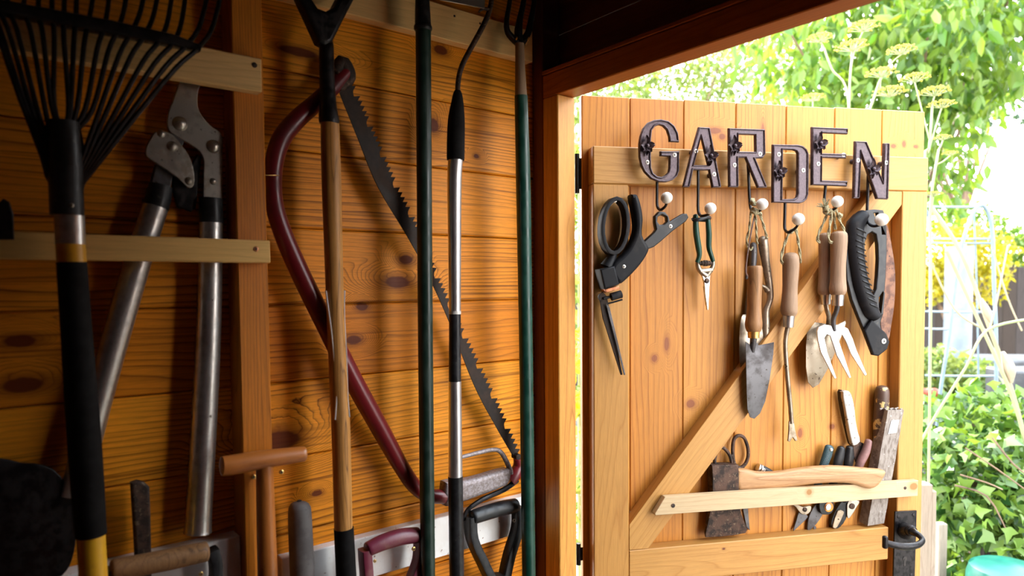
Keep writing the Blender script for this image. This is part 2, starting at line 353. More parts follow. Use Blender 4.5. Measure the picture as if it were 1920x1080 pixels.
    def rod(s, L, seg=14, smooth=0, mi=0, closed=False, dome=(0, 0), **k):
        """L: (px, py, w, half width in px) traced in the photograph, put at distance w"""
        pts, rad = [], []
        for q in L:
            p = s.F.px(q[0], q[1], q[2]); d = s.F.depth(p)/FPX; pts.append(p)
            rad.append(q[3]*d if not isinstance(q[3], tuple) else (q[3][0]*d, q[3][1]))
        if smooth and not closed:
            A = cat([(*p, *(r if isinstance(r, tuple) else (r, r))) for p, r in zip(pts, rad)], smooth)
            pts = [Vector(q[:3]) for q in A]; rad = [(q[3], q[4]) for q in A]; smooth = 0
        rad = [r if isinstance(r, tuple) else (r, r) for r in rad]
        def capit(P, Rr, amt):
            d = (P[0]-P[1]).normalized(); r = max(Rr[0]); np_, nr = [], []
            for t in (90, 68, 45, 22):
                np_.append(P[0] + d*(r*amt*math.sin(R(t)))); c = max(math.cos(R(t)), .02); nr.append((Rr[0][0]*c, Rr[0][1]*c))
            return np_ + P, nr + Rr
        if dome[0]: pts, rad = capit(pts, rad, dome[0])
        if dome[1]:
            a, b = capit(pts[::-1], rad[::-1], dome[1]); pts, rad = a[::-1], b[::-1]
        s.sweep(pts, list(rad), seg, closed, smooth, mi=mi, **k)
    def ball(s, c, r, seg=16, mi=0, sq=(1, 1, 1)):
        c = Vector(c); vs = [c+Vector((0, r*sq[1], 0))]; n = seg//2
        for i in range(1, n):
            a = math.pi*i/n
            for k in range(seg):
                t = 2*math.pi*k/seg; vs.append(c+Vector((r*sq[0]*math.sin(a)*math.cos(t), r*sq[1]*math.cos(a), r*sq[2]*math.sin(a)*math.sin(t))))
        vs.append(c-Vector((0, r*sq[1], 0))); fs = []
        for k in range(seg): fs.append([0, 1+(k+1) % seg, 1+k])
        for i in range(n-2):
            for k in range(seg):
                l = (k+1) % seg; a = 1+i*seg; fs.append([a+k, a+l, a+seg+l, a+seg+k])
        L = len(vs)-1; a = 1+(n-2)*seg
        for k in range(seg): fs.append([a+k, a+(k+1) % seg, L])
        s.add(vs, fs, mi)
    def plate(s, outs, w0, w1, bev=.0008, smooth=0, mi=0, px=True, fn=None, res=2, conv=None):
        """outs: list of outlines (first outer, rest holes) in photo pixels seen at w1"""
        cu = bpy.data.curves.new('t', 'CURVE'); cu.dimensions = '2D'; cu.fill_mode = 'BOTH'
        t = abs(w1-w0)/2; bev = min(bev, t*.95); cu.extrude = t-bev; cu.bevel_depth = bev; cu.bevel_resolution = res; cu.offset = -bev
        for o in outs:
            if conv: o = [conv(*q) for q in o]
            P = [s.F.px(q[0], q[1], max(w0, w1)) for q in o] if px else [Vector((q[0], q[1], 0)) for q in o]
            if smooth: P = [Vector(q) for q in cat(P, smooth, True)]
            sp = cu.splines.new('POLY'); sp.points.add(len(P)-1); sp.use_cyclic_u = True
            for i, p in enumerate(P): sp.points[i].co = (p[0], p[1], 0, 1)
        ob = bpy.data.objects.new('t', cu); COL.objects.link(ob)
        me = bpy.data.meshes.new_from_object(ob.evaluated_get(bpy.context.evaluated_depsgraph_get()))
        wm = (w0+w1)/2; vs = [Vector((v.co.x, v.co.y, v.co.z+wm)) for v in me.vertices]
        if fn: vs = [Vector(fn(q, wm)) for q in vs]
        s.add(vs, [list(p.vertices) for p in me.polygons], mi)
        bpy.data.objects.remove(ob); bpy.data.curves.remove(cu); bpy.data.meshes.remove(me)
    def build(s, name, mats, parent=None, org=None, grain='v', kind=None, label=None, catg=None, group=None, angle=35, flat=False):
        if not isinstance(mats, (list, tuple)): mats = [mats]
        V = np.array([tuple(q) for q in s.v])
        if parent is not None: org = ORG[parent.name]
        elif org is None: org = Vector((V[:, 0].mean(), V[:, 1].min(), V[:, 2].mean())) if s.F is not FG else Vector((V[:, 0].mean(), V[:, 1].mean(), V[:, 2].min()))
        org = Vector(org)
        me = bpy.data.meshes.new(name); me.from_pydata([Vector(q)-org for q in s.v], [], s.f)
        for m in mats: me.materials.append(M_[m])
        me.polygons.foreach_set('material_index', s.m)
        if not flat:
            me.polygons.foreach_set('use_smooth', [True]*len(s.f)); me.set_sharp_from_angle(angle=R(angle))
        off = np.array(s.off)
        if grain == 'v': g = V[:, [1, 0, 2]]
        elif grain == 'u': g = V[:, [0, 1, 2]]
        elif grain == 'w': g = V[:, [2, 0, 1]]
        else:
            a = np.array(grain, float); a /= np.linalg.norm(a); b_ = np.cross((0, 0, 1.), a); b_ /= np.linalg.norm(b_); c = np.cross(a, b_)
            g = np.stack([V@a, V@b_, V@c], 1)
        at = me.attributes.new('gc', 'FLOAT_VECTOR', 'POINT'); at.data.foreach_set('vector', (g+off).astype(np.float32).ravel())
        at = me.attributes.new('fc', 'FLOAT_VECTOR', 'POINT'); at.data.foreach_set('vector', V.astype(np.float32).ravel())
        at = me.attributes.new('pr', 'FLOAT', 'FACE'); at.data.foreach_set('value', np.array(s.pr, np.float32))
        me.validate(); me.update()
        o = bpy.data.objects.new(name, me); COL.objects.link(o)
        ORG[o.name] = org
        if parent is not None: o.parent = parent
        else: o.matrix_world = s.F.mat(org)
        if kind: o['kind'] = kind
        if label: o['label'] = label
        if catg: o['category'] = catg
        if group: o['group'] = group
        return o
ORG = {}
def thing(name, label, catg, F, org, group=None, kind=None):
    o = bpy.data.objects.new(name, None); COL.objects.link(o); o.empty_display_size = .02
    o.matrix_world = F.mat(org); ORG[o.name] = Vector(org)
    if label: o['label'] = label
    if catg: o['category'] = catg
    if group: o['group'] = group
    if kind: o['kind'] = kind
    return o
def screw(F, parent, x, y, w, r, name='screw', mat='screw', label=None):
    m = MB(F); c = F.px(x, y, w); d = F.depth(c)/FPX*r
    m.sweep([c+Vector((0, 0, -.001)), c+Vector((0, 0, .0006)), c+Vector((0, 0, .0010))], [d, d, d*.8], 14)
    a = random.uniform(0, 1.5)
    for k in (0, math.pi/2):
        m.obox(c+Vector((0, 0, .0010)), (math.cos(a+k), math.sin(a+k), 0), (math.cos(a+k+1.57), math.sin(a+k+1.57), 0), (d*.6, d*.16, .0003), .0001, 1)
    return m.build(name, [mat, 'cross'], parent, label=label)
def rope(F, parent, L, r=2.2, name='rope_loop', mat='rope', n=10, label=None):
    """two twisted strands following a traced path"""
    m = MB(F); P = []
    for q in L:
        p = F.px(*q[:3]); P.append(p)
    P = [Vector(q) for q in cat(P, n)]; d = F.depth(P[0])/FPX*r
    for ph in (0, math.pi):
        pts = []; acc = 0
        for i, p in enumerate(P):
            T = (P[min(i+1, len(P)-1)]-P[max(i-1, 0)]).normalized(); q = Vector((0, 0, 1)); q = (q-T*q.dot(T)).normalized(); sd_ = T.cross(q)
            if i: acc += (p-P[i-1]).length
            th = acc/(d*2.6)+ph
            pts.append(p+sd_*math.cos(th)*d*.5+q*math.sin(th)*d*.5)
        m.sweep(pts, d*.62, 6)
    return m.build(name, mat, parent, label=label)
def knot(m, F, x, y, w, r, n=4):
    """a lumpy overhand knot out of short curled tubes"""
    c = F.px(x, y, w); d = F.depth(c)/FPX
    for k in range(n):
        a = random.uniform(0, 6.28); tl = random.uniform(.4, 1.2); pts = []
        ax = Vector((math.cos(a), math.sin(a), tl)).normalized(); b = ax.cross(Vector((.3, .5, .9))).normalized(); e = ax.cross(b)
        cc = c+Vector((random.uniform(-.3, .3), random.uniform(-.45, .45), random.uniform(-.2, .3)))*r*d
        for j in range(12):
            t = 2*math.pi*j/12; pts.append(cc+(b*math.cos(t)+e*math.sin(t)*.8)*r*d*.6)
        m.sweep(pts, r*d*.27, 7, closed=True)

# ------------------------------------------------------------------ setting: shed
Z0 = FW.px(750, 437, 0)[1]; PH = .1138
m = MB(FW); k = -16
while True:
    a = Z0 + k*PH
    if a > 2.14: break
    if a + PH > .0:
        m.rnd(); m.box((-1.62, max(a, 0)+.0007, -.014), (.892, min(a+PH, 2.2)-.0007, 0), .0022)
    k += 1
m.cur = (0, 0, 0); m.p = .5
m.box((-1.62, 0, -.03), (.905, 2.2, -.0145))
wl = m.build('wall_left', 'wall', grain='u', kind='structure')
# jamb post, corner batten
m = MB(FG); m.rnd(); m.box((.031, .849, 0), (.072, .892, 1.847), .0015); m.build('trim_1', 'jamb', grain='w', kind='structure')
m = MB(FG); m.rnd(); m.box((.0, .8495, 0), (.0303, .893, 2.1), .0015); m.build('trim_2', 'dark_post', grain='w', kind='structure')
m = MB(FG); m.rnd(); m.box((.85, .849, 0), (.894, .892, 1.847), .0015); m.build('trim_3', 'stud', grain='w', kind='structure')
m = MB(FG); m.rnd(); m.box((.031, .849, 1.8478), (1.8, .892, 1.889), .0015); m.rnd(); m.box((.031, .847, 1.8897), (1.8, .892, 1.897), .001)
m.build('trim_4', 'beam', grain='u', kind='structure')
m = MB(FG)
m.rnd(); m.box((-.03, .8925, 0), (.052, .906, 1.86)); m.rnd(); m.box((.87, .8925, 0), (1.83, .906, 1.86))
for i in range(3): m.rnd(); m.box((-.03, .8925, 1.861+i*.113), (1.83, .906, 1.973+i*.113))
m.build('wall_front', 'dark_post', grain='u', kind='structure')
for nm, a, b in (('wall_right', (1.8, -1.6, 0), (1.83, .892, 2.2)), ('wall_back', (-.03, -1.65, 0), (1.83, -1.6, 2.2))):
    m = MB(FG)
    for i in range(19):
        m.rnd(); m.box((a[0], a[1], i*.115+.0005), (b[0], b[1], min((i+1)*.115, 2.2)-.0005))
    m.build(nm, 'dark_post', grain='v' if nm == 'wall_right' else 'u', kind='structure')
m = MB(FG); m.box((-.03, -1.65, -.05), (1.83, .906, 0)); m.build('floor', 'floor', kind='structure')
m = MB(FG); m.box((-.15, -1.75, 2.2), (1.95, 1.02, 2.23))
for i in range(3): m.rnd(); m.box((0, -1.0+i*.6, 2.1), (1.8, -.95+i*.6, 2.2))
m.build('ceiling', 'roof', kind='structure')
# stud on left wall
a = FW.px(446.5, 540, .045); b = FW.px(503.5, 540, .045)
m = MB(FW); m.rnd(); m.box((a[0], 0, 0.0002), (b[0], 2.2, .045), .0015); m.build('trim_5', 'stud', kind='structure')
SU0, SU1 = a[0], b[0]

m = MB(FG)  # added out-of-view board wall, blocks sky light so the left wall falls off
for i in range(23): m.rnd(); m.box((.95+i*.1, 3.3, 0), (1.047+i*.1, 3.325, 2.75+random.uniform(-.01, .01)))
m.build('wall_light_blocker', 'fence', grain='w', kind='structure')
# battens and rails on the left wall
def hbatten(name, label, x0, x1, ytop, ybot, xr, w0, w1, mats, screws, catg='batten'):
    zt = FW.px(xr, ytop, w1)[1]; zb = FW.px(xr, ybot, w1)[1]; u0 = FW.px(x0, 540, w1)[0]; u1 = FW.px(x1, (ytop+ybot)/2, w1)[0]
    t = thing(name, label, catg, FW, ((u0+u1)/2, zb, w0))
    m = MB(FW); m.rnd(); m.box((u0, zb, w0), (u1, zt, w1), .0012); m.build('board', mats, t, grain='u')
    for q in screws: screw(FW, t, q[0], q[1], w1, q[2], mat=q[3])
    return t
hbatten('wooden_batten', 'pale wooden batten across the top of the stud, behind the leaf rake tines', -60, 491, 110, 173, 491, .0453, .063, 'pale_left', [(477, 122, 5, 'rust')])
hbatten('wooden_batten', 'narrow pale batten holding the loppers, screwed to the stud at mid height', -60, 507, 451, 493, 507, .0453, .063, 'batten', [(480, 467, 5, 'copper')])
hbatten('tool_rail', 'pale wide rail high on the wall behind the curved hoe and the fork', 520, 999, 56, 114, 990, .0003, .020, 'pale_left', [(852, 30, 2, 'rust'), (900, 44, 2, 'rust')], 'rail')
hbatten('tool_rail', 'white painted rail left of the stud, under the loppers', 40, 452, 1007, 1100, 440, .0003, .030, 'white_rail', [], 'rail')
hbatten('tool_rail', 'white painted rail right of the stud, behind the maroon and black grips', 516, 1003, 973, 1047, 818, .0003, .020, 'white_rail', [(585, 1060, 2.5, 'copper')], 'rail')

# ------------------------------------------------------------------ door
door = thing('door_1', None, None, FD, (0, 0, 0), kind='structure')
ztop = FD.px(1090, 177)[1]
ub = [FD.px(x, 200)[0] for x in (1090, 1181, 1282, 1380, 1474.4, 1565.5, 1654.4, 1735)]
m = MB(FD)
for i in range(7):
    m.rnd(); m.box((ub[i]+.0005, .03, -.016), (ub[i+1]-.0005, ztop+random.uniform(-.001, .001), 0), .0016)
m.build('board_panel', 'door', door, grain='v')
LW = .030
uL = FD.px(1112, 300, LW)[0]; uR = FD.px(1741, 330, LW)[0]
m = MB(FD); m.rnd(); m.box((uL, FD.px(1112, 344, LW)[1], .0003), (uR, FD.px(1112, 273, LW)[1], LW), .002); m.build('ledge', 'ledge', door, grain='u')
zl = FD.px(1112, 344, LW)[1]
us = FD.px(1179, 500, LW)[0]
m = MB(FD); m.rnd(); m.box((uL, .03, .0003), (us, zl-.0006, LW), .0015); m.build('stile', 'ledge', door, grain='v')
ur = FD.px(1690, 500, LW)[0]
m = MB(FD); m.rnd(); m.box((ur, .03, .0003), (uR-.001, zl-.0006, LW), .0015); m.build('stile', 'ledge', door, grain='v')
zr1 = FD.px(1178, 1033, LW)[1]; zr0 = FD.px(1663, 1049, LW)[1]
m = MB(FD); m.rnd(); m.box((us+.0005, zr0, .0003), (FD.px(1666, 1010, LW)[0], zr1, LW), .0015); m.build('ledge', 'ledge', door, grain='u')
p = [FD.px(*q, LW) for q in ((1178, 1000), (1221, 1033), (1690, 362), (1668, 361))]
# brace: bottom corner by the left stile up to the top ledge
br = [FD.px(1180, 984, LW), FD.px(1180, 1030, LW), FD.px(1216, 1030, LW), FD.px(1690, 366, LW), FD.px(1648, 361, LW)]
br[1] = Vector((br[1][0], zr1+.0005, LW)); br[2] = Vector((br[2][0], zr1+.0005, LW)); br[3] = Vector((ur-.0005, zl-.028, LW)); br.insert(4, Vector((ur-.0005, zl-.001, LW))); br[5] = Vector((FD.px(1640, 361, LW)[0], zl-.001, LW))
d = (br[3]-br[2]).normalized(); m = MB(FD); m.rnd(); m.plate([[tuple(q) for q in br]], .0003, LW-.0008, .0012, px=False); m.build('brace', 'ledge', door, grain=(d[0], d[1], 0))
for (y0, y1) in ((288, 362), (1020, 1060)):
    m = MB(FD); a = FD.px(1088, y0, .0); b = FD.px(1088, y1, .0)
    m.sweep([Vector((-.006, a[1], -.004)), Vector((-.006, b[1], -.004))], .0045, 12); m.box((-.006, b[1]+.008, -.003), (.03, a[1]-.008, -.0185+.0155), .0005)
    m.build('hinge', 'black_iron', door)
# lock plate and lever
def c11(x, y): return (1640+x/7.714, 940+y/7.714)
dh = MB(FD)
dh.plate([[(300, 150), (612, 135), (578, 1250), (268, 1250)]], LW+.0005, LW+.0045, .0008, conv=c11)
hd = dh.build('door_handle', 'black_iron', door, label='black wrought iron handle plate')
def hp(x, y, w, r): return (*c11(x, y), w, r/7.714)
m = MB(FD); m.rod([hp(450, 430, LW+.0045, 118), hp(455, 425, LW+.012, 112), hp(480, 425, LW+.026, 92), hp(510, 430, LW+.036, 74)], seg=24, smooth=3)
m.rod([hp(520, 420, LW+.034, 78), hp(530, 425, LW+.040, 80), hp(540, 430, LW+.042, 66)], seg=24)
m.rod([hp(535, 430, LW+.040, 58), hp(590, 460, LW+.052, 48), hp(650, 500, LW+.060, 40), hp(690, 560, LW+.068, 40), hp(640, 620, LW+.076, 46), hp(520, 650, LW+.080, 54), hp(380, 650, LW+.080, 52), hp(250, 625, LW+.076, 48), hp(160, 600, LW+.072, 50)], seg=18, smooth=6, dome=(0, .5))
m.rod([hp(150, 520, LW+.075, 38), hp(150, 660, LW+.075, 40)], seg=16, dome=(.6, .6))
m.build('lever', 'black_iron', hd)
m = MB(FD); c = FD.px(*c11(437, 830), LW+.0046); q = FD.depth(c)/FPX/7.714
m.sweep([c, c+Vector((0, 0, .0006))], 34*q, 18); m.box((c[0]-20*q, c[1]-105*q, c[2]), (c[0]+14*q, c[1], c[2]+.0006), .0002)
m.build('keyhole', 'cross', hd, label='dark keyhole')
for x, y in ((345, 220), (565, 197), (530, 1065)):
    screw(FD, hd, *c11(x, y), LW+.0045, 3.2, mat='black_iron')

# ------------------------------------------------------------------ letter hooks
def c1(x, y): return (1080+x/4.909, 180+y/4.909)
def c2(x, y): return (1400+x/4.5, 200+y/4.5)
LET = {
 'G': ([[(950, 425), (860, 420), (855, 370), (835, 310), (800, 275), (765, 265), (725, 280), (698, 320), (690, 400), (688, 560), (692, 660), (710, 710), (745, 738), (785, 745), (820, 730), (850, 700), (858, 660), (860, 556), (775, 552), (775, 508), (950, 508), (948, 690), (930, 740), (890, 775), (830, 793), (760, 790), (690, 760), (630, 700), (600, 640), (582, 560), (580, 440), (590, 370), (615, 300), (660, 245), (720, 220), (780, 215), (850, 230), (905, 275), (938, 340)]], c1),
 'A': ([[(1130, 285), (1230, 290), (1335, 840), (1255, 843), (1225, 683), (1078, 680), (1045, 838), (985, 835), (1060, 530)], [(1152, 372), (1086, 637), (1215, 635)]], c1),
 'R': ([[(1366, 240), (1434, 242.5), (1435, 289), (1430, 296.5), (1416, 297), (1438.5, 351.5), (1421, 352), (1398, 295.5), (1384, 295.5), (1384.5, 351), (1367, 350.7)], [(1385, 252), (1415.5, 253), (1416, 284.5), (1384.5, 284)]], None),
 'D': ([[(220, 318), (430, 321), (475, 332), (505, 360), (520, 395), (518, 740), (505, 780), (480, 805), (450, 815), (218, 808)], [(305, 362), (395, 365), (420, 375), (430, 395), (428, 735), (420, 765), (400, 777), (300, 780)]], c2),
 'E': ([[(550, 170), (855, 183), (852, 232), (640, 222), (636, 392), (840, 398), (838, 436), (637, 430), (635, 620), (850, 628), (845, 672), (550, 660)]], c2),
 'N': ([[(915, 290), (1010, 293), (1150, 640), (1158, 308), (1205, 307), (1192, 782), (1098, 778), (962, 378), (950, 773), (902, 772)]], c2)}
def flower(F, parent, x, y, w, s):
    c = F.px(x, y, w); d = F.depth(c)/FPX*s; m = MB(F)
    def pet(a, L, wd, tip, lift):
        n = 10; ca, sa = math.cos(R(a)), math.sin(R(a)); vs = []; rows = []
        for i in range(n+1):
            t = i/n; l = L*t; h = wd*math.sin(math.pi*min(t*(.55 if not tip else .8)+.1+(.35*t if not tip else .1*t), 1))
            if i == n: h = wd*.05 if tip else wd*.45
            z = lift*math.sin(t*math.pi*.55)*d
            for k, o in enumerate((-1, -.5, 0, .5, 1)):
                zz = z + abs(o)**2*.22*d
                for sg in (0, 1):
                    px_, py_ = l*ca-o*h*sa, l*sa+o*h*ca
                    vs.append(c+Vector((px_*d, py_*d, zz-sg*.09*d)))
        fs = []
        def ix(i, k, sg): return (i*5+k)*2+sg
        for i in range(n):
            for k in range(4):
                fs.append([ix(i, k, 0), ix(i+1, k, 0), ix(i+1, k+1, 0), ix(i, k+1, 0)]); fs.append([ix(i, k+1, 1), ix(i+1, k+1, 1), ix(i+1, k, 1), ix(i, k, 1)])
            fs.append([ix(i, 0, 1), ix(i+1, 0, 1), ix(i+1, 0, 0), ix(i, 0, 0)]); fs.append([ix(i, 4, 0), ix(i+1, 4, 0), ix(i+1, 4, 1), ix(i, 4, 1)])
        fs.append([ix(n, k, 0) for k in range(5)]+[ix(n, k, 1) for k in range(4, -1, -1)])
        m.add(vs, fs)
    pet(95, 1.45, .34, True, .3); pet(172, 1.05, .5, False, .5); pet(12, 1.0, .45, False, .5); pet(235, .95, .4, False, .35); pet(305, .95, .38, False, .35); pet(268, 1.25, .24, True, .15)
    m.ball(c+Vector((0, 0, .45*d)), .26*d, 12)
    return m.build('flower', 'iron', parent)
HK = {'G': ((1232, 338), (1232, 383), (1240, 393), (1250, 371), 11), 'A': ((1309, 318), (1309, 392), (1317, 405), (1332, 391), 11),
      'R': ((1402, 300), (1406, 380), (1415, 398), (1429, 383), 11), 'D': ((1472, 378), (1471, 425), (1480, 435), (1497, 411), 11.5),
      'E': ((1548, 345), (1546, 375), (1556, 395), (1570, 378), 11), 'N': ((1628, 320), (1626, 402), (1638, 424), (1653, 412), 12)}
SC = {'G': [(c1(658, 610)), (c1(907, 542))], 'A': [c1(1104, 508), c1(1271, 720)], 'R': [c1(1460, 636), c2(113, 400)], 'D': [c2(272, 403), c2(477, 537)], 'E': [c2(817, 408), c2(605, 483)], 'N': [c2(940, 453), c2(1178, 473)]}
FL = {'G': c1(648, 465), 'A': c1(1232, 555), 'R': c1(1450, 465), 'D': c2(268, 550), 'E': c2(610, 315), 'N': c2(1055, 530)}
LT = {'G': 'dark cast iron letter G hook with a flower, leftmost of the row on the door', 'A': 'dark cast iron letter A hook with a flower, holding the green handled snips',
      'R': 'dark cast iron letter R hook with a flower on its stem, holding the metal trowels', 'D': 'dark cast iron letter D hook, hung lowest, holding the weeder',
      'E': 'dark cast iron letter E hook, highest right of centre, holding a trowel and fork', 'N': 'dark cast iron letter N hook, rightmost of the row, holding the folding saw'}
LP0, LP1 = LW+.018, LW+.0235
for ch in 'GARDEN':
    outs, cv = LET[ch]; sc = SC[ch]
    t = thing('letter_hook', LT[ch], 'hook', FD, FD.px(*FL[ch], LW), group='cast iron letter hooks on the door')
    m = MB(FD); m.plate(outs, LP0, LP1, .0008, conv=cv)
    for o in outs:                                    # raised rim just inside the outline
        P = [FD.px(*(cv(*q) if cv else q), LP1) for q in o]; n = len(P); Q = []
        area = sum(P[i][0]*P[(i+1) % n][1]-P[(i+1) % n][0]*P[i][1] for i in range(n)); sg = 1 if area > 0 else -1
        if o is not outs[0]: sg = -sg
        for i in range(n):
            e1 = (P[i]-P[i-1]); e2 = (P[(i+1) % n]-P[i]); n1 = Vector((-e1[1], e1[0], 0)).normalized()*sg; n2 = Vector((-e2[1], e2[0], 0)).normalized()*sg
            b = (n1+n2); b = b/max(b.length_squared/2, .35)
            Q.append(P[i]+b*.0018)
        m.sweep([q_+Vector((0, 0, .0008)) for q_ in Q], (.0017), 8, closed=True, ref=(0, 0, 1))
    for q in sc:
        c = FD.px(*q, LP0); 
        on = LW if FD.px(*q, LW)[1] > zl else LW
        m.sweep([Vector((c[0], c[1], LW)), Vector((c[0], c[1], LP0))], [.0052, .0042], 10)
    m.build('letter_plate', 'iron', t)
    flower(FD, t, *FL[ch], LP1+.001, 14)
    for q in sc: screw(FD, t, *q, LP1, 4.1)
    (ax, ay), (bx, by), (mx, my), (kx, ky), kr = HK[ch]
    m = MB(FD); wr = LP0-.003
    m.rod([(ax, ay, wr, 2.7), ((ax+bx)/2, (ay+by)/2, wr, 2.7), (bx, by, wr+.001, 2.7), (bx+3, (by+my*2)/3+2, wr+.008, 2.7), (mx, my, wr+.020, 2.7), ((mx*.4+kx*.6)+2, (my+ky)/2+4, wr+.032, 2.5), (kx, ky+kr*.6, wr+.040, 2.4)], seg=10, smooth=5)
    hr = m.build('hook_rod', 'black_iron', t)
    m = MB(FD); c = FD.px(kx, ky, wr+.042); m.ball(c, kr*FD.depth(c)/FPX, 24); m.build('ball_end', 'ball', hr, label='cream ball end')

# pale batten low on the door
t = thing('wooden_batten', 'pale batten across the lower door, holding the hatchet and secateurs', 'batten', FD, FD.px(1480, 940, LW))
m = MB(FD); m.rnd()
bt = [(1247, 932), (1722, 901), (1721, 930), (1229, 966.5), (1228, 963)]
m.plate([bt], LW+.0004, LW+.015, .001); m.build('board', 'pale', t, grain=(FD.px(1722, 901, LW)-FD.px(1247, 932, LW))[:])
screw(FD, t, 1262, 948, LW+.015, 4, mat='rust'); screw(FD, t, 1697, 915, LW+.015, 3, mat='rust')

# ------------------------------------------------------------------ tools on the door
# grass shears
def c3(x, y): return (1110+x/2.921, 350+y/2.919)
def q3(x, y, w, r): return (*c3(x, y), w, r/2.92)
t = thing('grass_shears', 'dusty black long bladed grass shears hanging from a screw, leftmost tool on the door', 'shears', FD, FD.px(*c3(120, 560), LW))
m = MB(FD); P = []
for i in range(20):
    a = 2*math.pi*i/20; x = 118+68*math.cos(a)+(12 if False else 0)+8*math.sin(a)*-1; y = 217+148*math.sin(a)
    P.append(q3(x, y, LW+.022, 1)[:3])
pts = [FD.px(*p) for p in P]
m.sweep(pts, [(.0042, .013)]*20, 12, closed=True, sec='rect', ref=(0, 0, 1)); 
m.rod([q3(120, 355, LW+.018, 22), q3(100, 400, LW+.018, 30), q3(80, 440, LW+.018, 38)], seg=12, smooth=3)
m.build('loop_handle', 'dusty', t)
m = MB(FD); m.plate([[(218, 50), (235, 40), (255, 48), (275, 110), (284, 180), (280, 265), (314, 330), (308, 365), (270, 425), (205, 495), (152, 532), (110, 470), (120, 420), (165, 380), (200, 340), (228, 285), (242, 230), (237, 150)]], LW+.004, LW+.032, .007, smooth=3, conv=c3, res=3)
m.build('lever_handle', 'dusty', t)
m = MB(FD); m.plate([[(45, 452), (125, 433), (152, 535), (70, 562)]], LW+.003, LW+.036, .003, conv=c3); m.build('blade_housing', 'dusty', t)
m = MB(FD); m.plate([[(72, 562), (148, 542), (152, 560), (78, 580)]], LW+.006, LW+.030, .001, conv=c3); m.build('band', 'copper', t, label='copper coloured band')
m = MB(FD); m.rod([q3(104, 604, LW+.02, 22), q3(160, 588, LW+.02, 22)], seg=16); m.rod([q3(62, 612, LW+.02, 8), q3(110, 600, LW+.02, 8)], seg=12)
m.rod([q3(88, 640, LW+.016, 5), q3(166, 618, LW+.016, 5)], seg=8); m.build('pivot', 'dusty', t)
m = MB(FD); c = FD.px(*c3(52, 604), LW+.015); m.sweep([c, c+Vector((0, 0, .004))], 22*FD.depth(c)/FPX/2.92, 18)
m.plate([[(38, 590), (60, 575), (82, 600), (168, 1030), (158, 1030), (60, 720)]], LW+.014, LW+.017, .0006, conv=c3); m.build('blade', 'saw', t)
m = MB(FD); m.plate([[(76, 640), (98, 662), (184, 1028), (176, 1032)]], LW+.019, LW+.0215, .0006, conv=c3); m.build('blade', 'dull_steel', t)
m = MB(FD); m.plate([[(300, 345), (278, 305), (340, 250), (352, 232), (345, 195), (345, 160), (370, 135), (400, 138), (420, 160), (428, 190), (500, 147), (522, 148), (530, 168), (515, 190), (440, 245), (378, 300), (340, 330)], [(384, 152), (362, 165), (358, 190), (372, 208), (395, 206), (412, 190), (410, 166)]], LW+.012, LW+.024, .002, conv=c3)
m.build('locking_strap', 'black', t)
screw(FD, t, *c3(430, 217), LW+.024, 3.6, name='rivet'); screw(FD, t, *c3(175, 437), LW+.032, 3.4, name='rivet')
screw(FD, None, *c3(125, 75), LW+.030, 4.2)
o = [o for o in bpy.data.objects if o.name.startswith('screw') and o.parent is None][0]
o['label'] = 'small zinc screw on the door carrying the shears loop'; o['category'] = 'screw'
mm = MB(FD); c = FD.px(*c3(125, 75), LW+.030); mm.sweep([c, Vector((c[0]-.006, c[1]-.014, LW-.004))], .0016, 8); mm.build('screw_shank', 'screw', o)

# green handled snips
def c4(x, y): return (1080+x/2.841, 340+y/2.841)
def q4(x, y, w, r): return (*c4(x, y), w, r/2.84)
t = thing('garden_snips', 'green handled pruning snips hanging closed from the letter A hook', 'snips', FD, FD.px(*c4(700, 685), .01))
for L in ([q4(637, 185, .040, 14), q4(640, 270, .035, 16), q4(652, 350, .03, 16), q4(657, 395, .028, 13), q4(645, 432, .026, 12)], [q4(702, 205, .040, 13), q4(708, 280, .035, 15), q4(708, 350, .03, 14), q4(722, 400, .028, 12), q4(730, 425, .026, 11)]):
    m = MB(FD); m.rod(L, seg=14, smooth=4, dome=(.8, 0)); m.build('handle', 'green', t)
m = MB(FD); m.rod([q4(648, 425, .025, 11), q4(652, 460, .025, 13), q4(672, 488, .025, 13), q4(695, 505, .025, 15)], seg=12, smooth=3); m.rod([q4(730, 418, .025, 10), q4(728, 455, .025, 12), q4(708, 485, .025, 13), q4(695, 505, .024, 14)], seg=12, smooth=3)
m.rod([q4(660, 478, .026, 12), q4(725, 472, .026, 12)], seg=10)
m.build('metal_arm', 'trowel_steel', t)
m = MB(FD); 
for i in range(7): 
    x = 667+i*7; m.rod([q4(x, 436, .028, 13+(3 if 1 < i < 5 else 0)), q4(x+4, 436, .028, 13+(3 if 1 < i < 5 else 0))], seg=14)
m.rod([q4(655, 437, .028, 8), q4(722, 436, .028, 8)], seg=10); m.build('spring', 'rust', t)
m = MB(FD); m.plate([[(670, 495), (715, 497), (712, 560), (708, 640), (706, 686), (700, 685), (688, 600), (684, 540)]], .022, .027, .001, conv=c4); m.build('blade', 'bright', t)
m = MB(FD); m.plate([[(680, 560), (690, 560), (700, 680), (692, 655)]], .019, .022, .0005, conv=c4); m.build('blade', 'rust', t)
m = MB(FD); c = FD.px(*c4(697, 530), .027); m.sweep([c, c+Vector((0, 0, .003))], [15*FD.depth(c)/FPX/2.84, 11*FD.depth(c)/FPX/2.84], 16); m.build('pivot', 'rust', t)
m = MB(FD); m.rod([q4(622, 207, .045, 1), q4(640, 200, .056, 1), q4(690, 190, .058, 1), q4(718, 195, .048, 1)], seg=4) if False else None
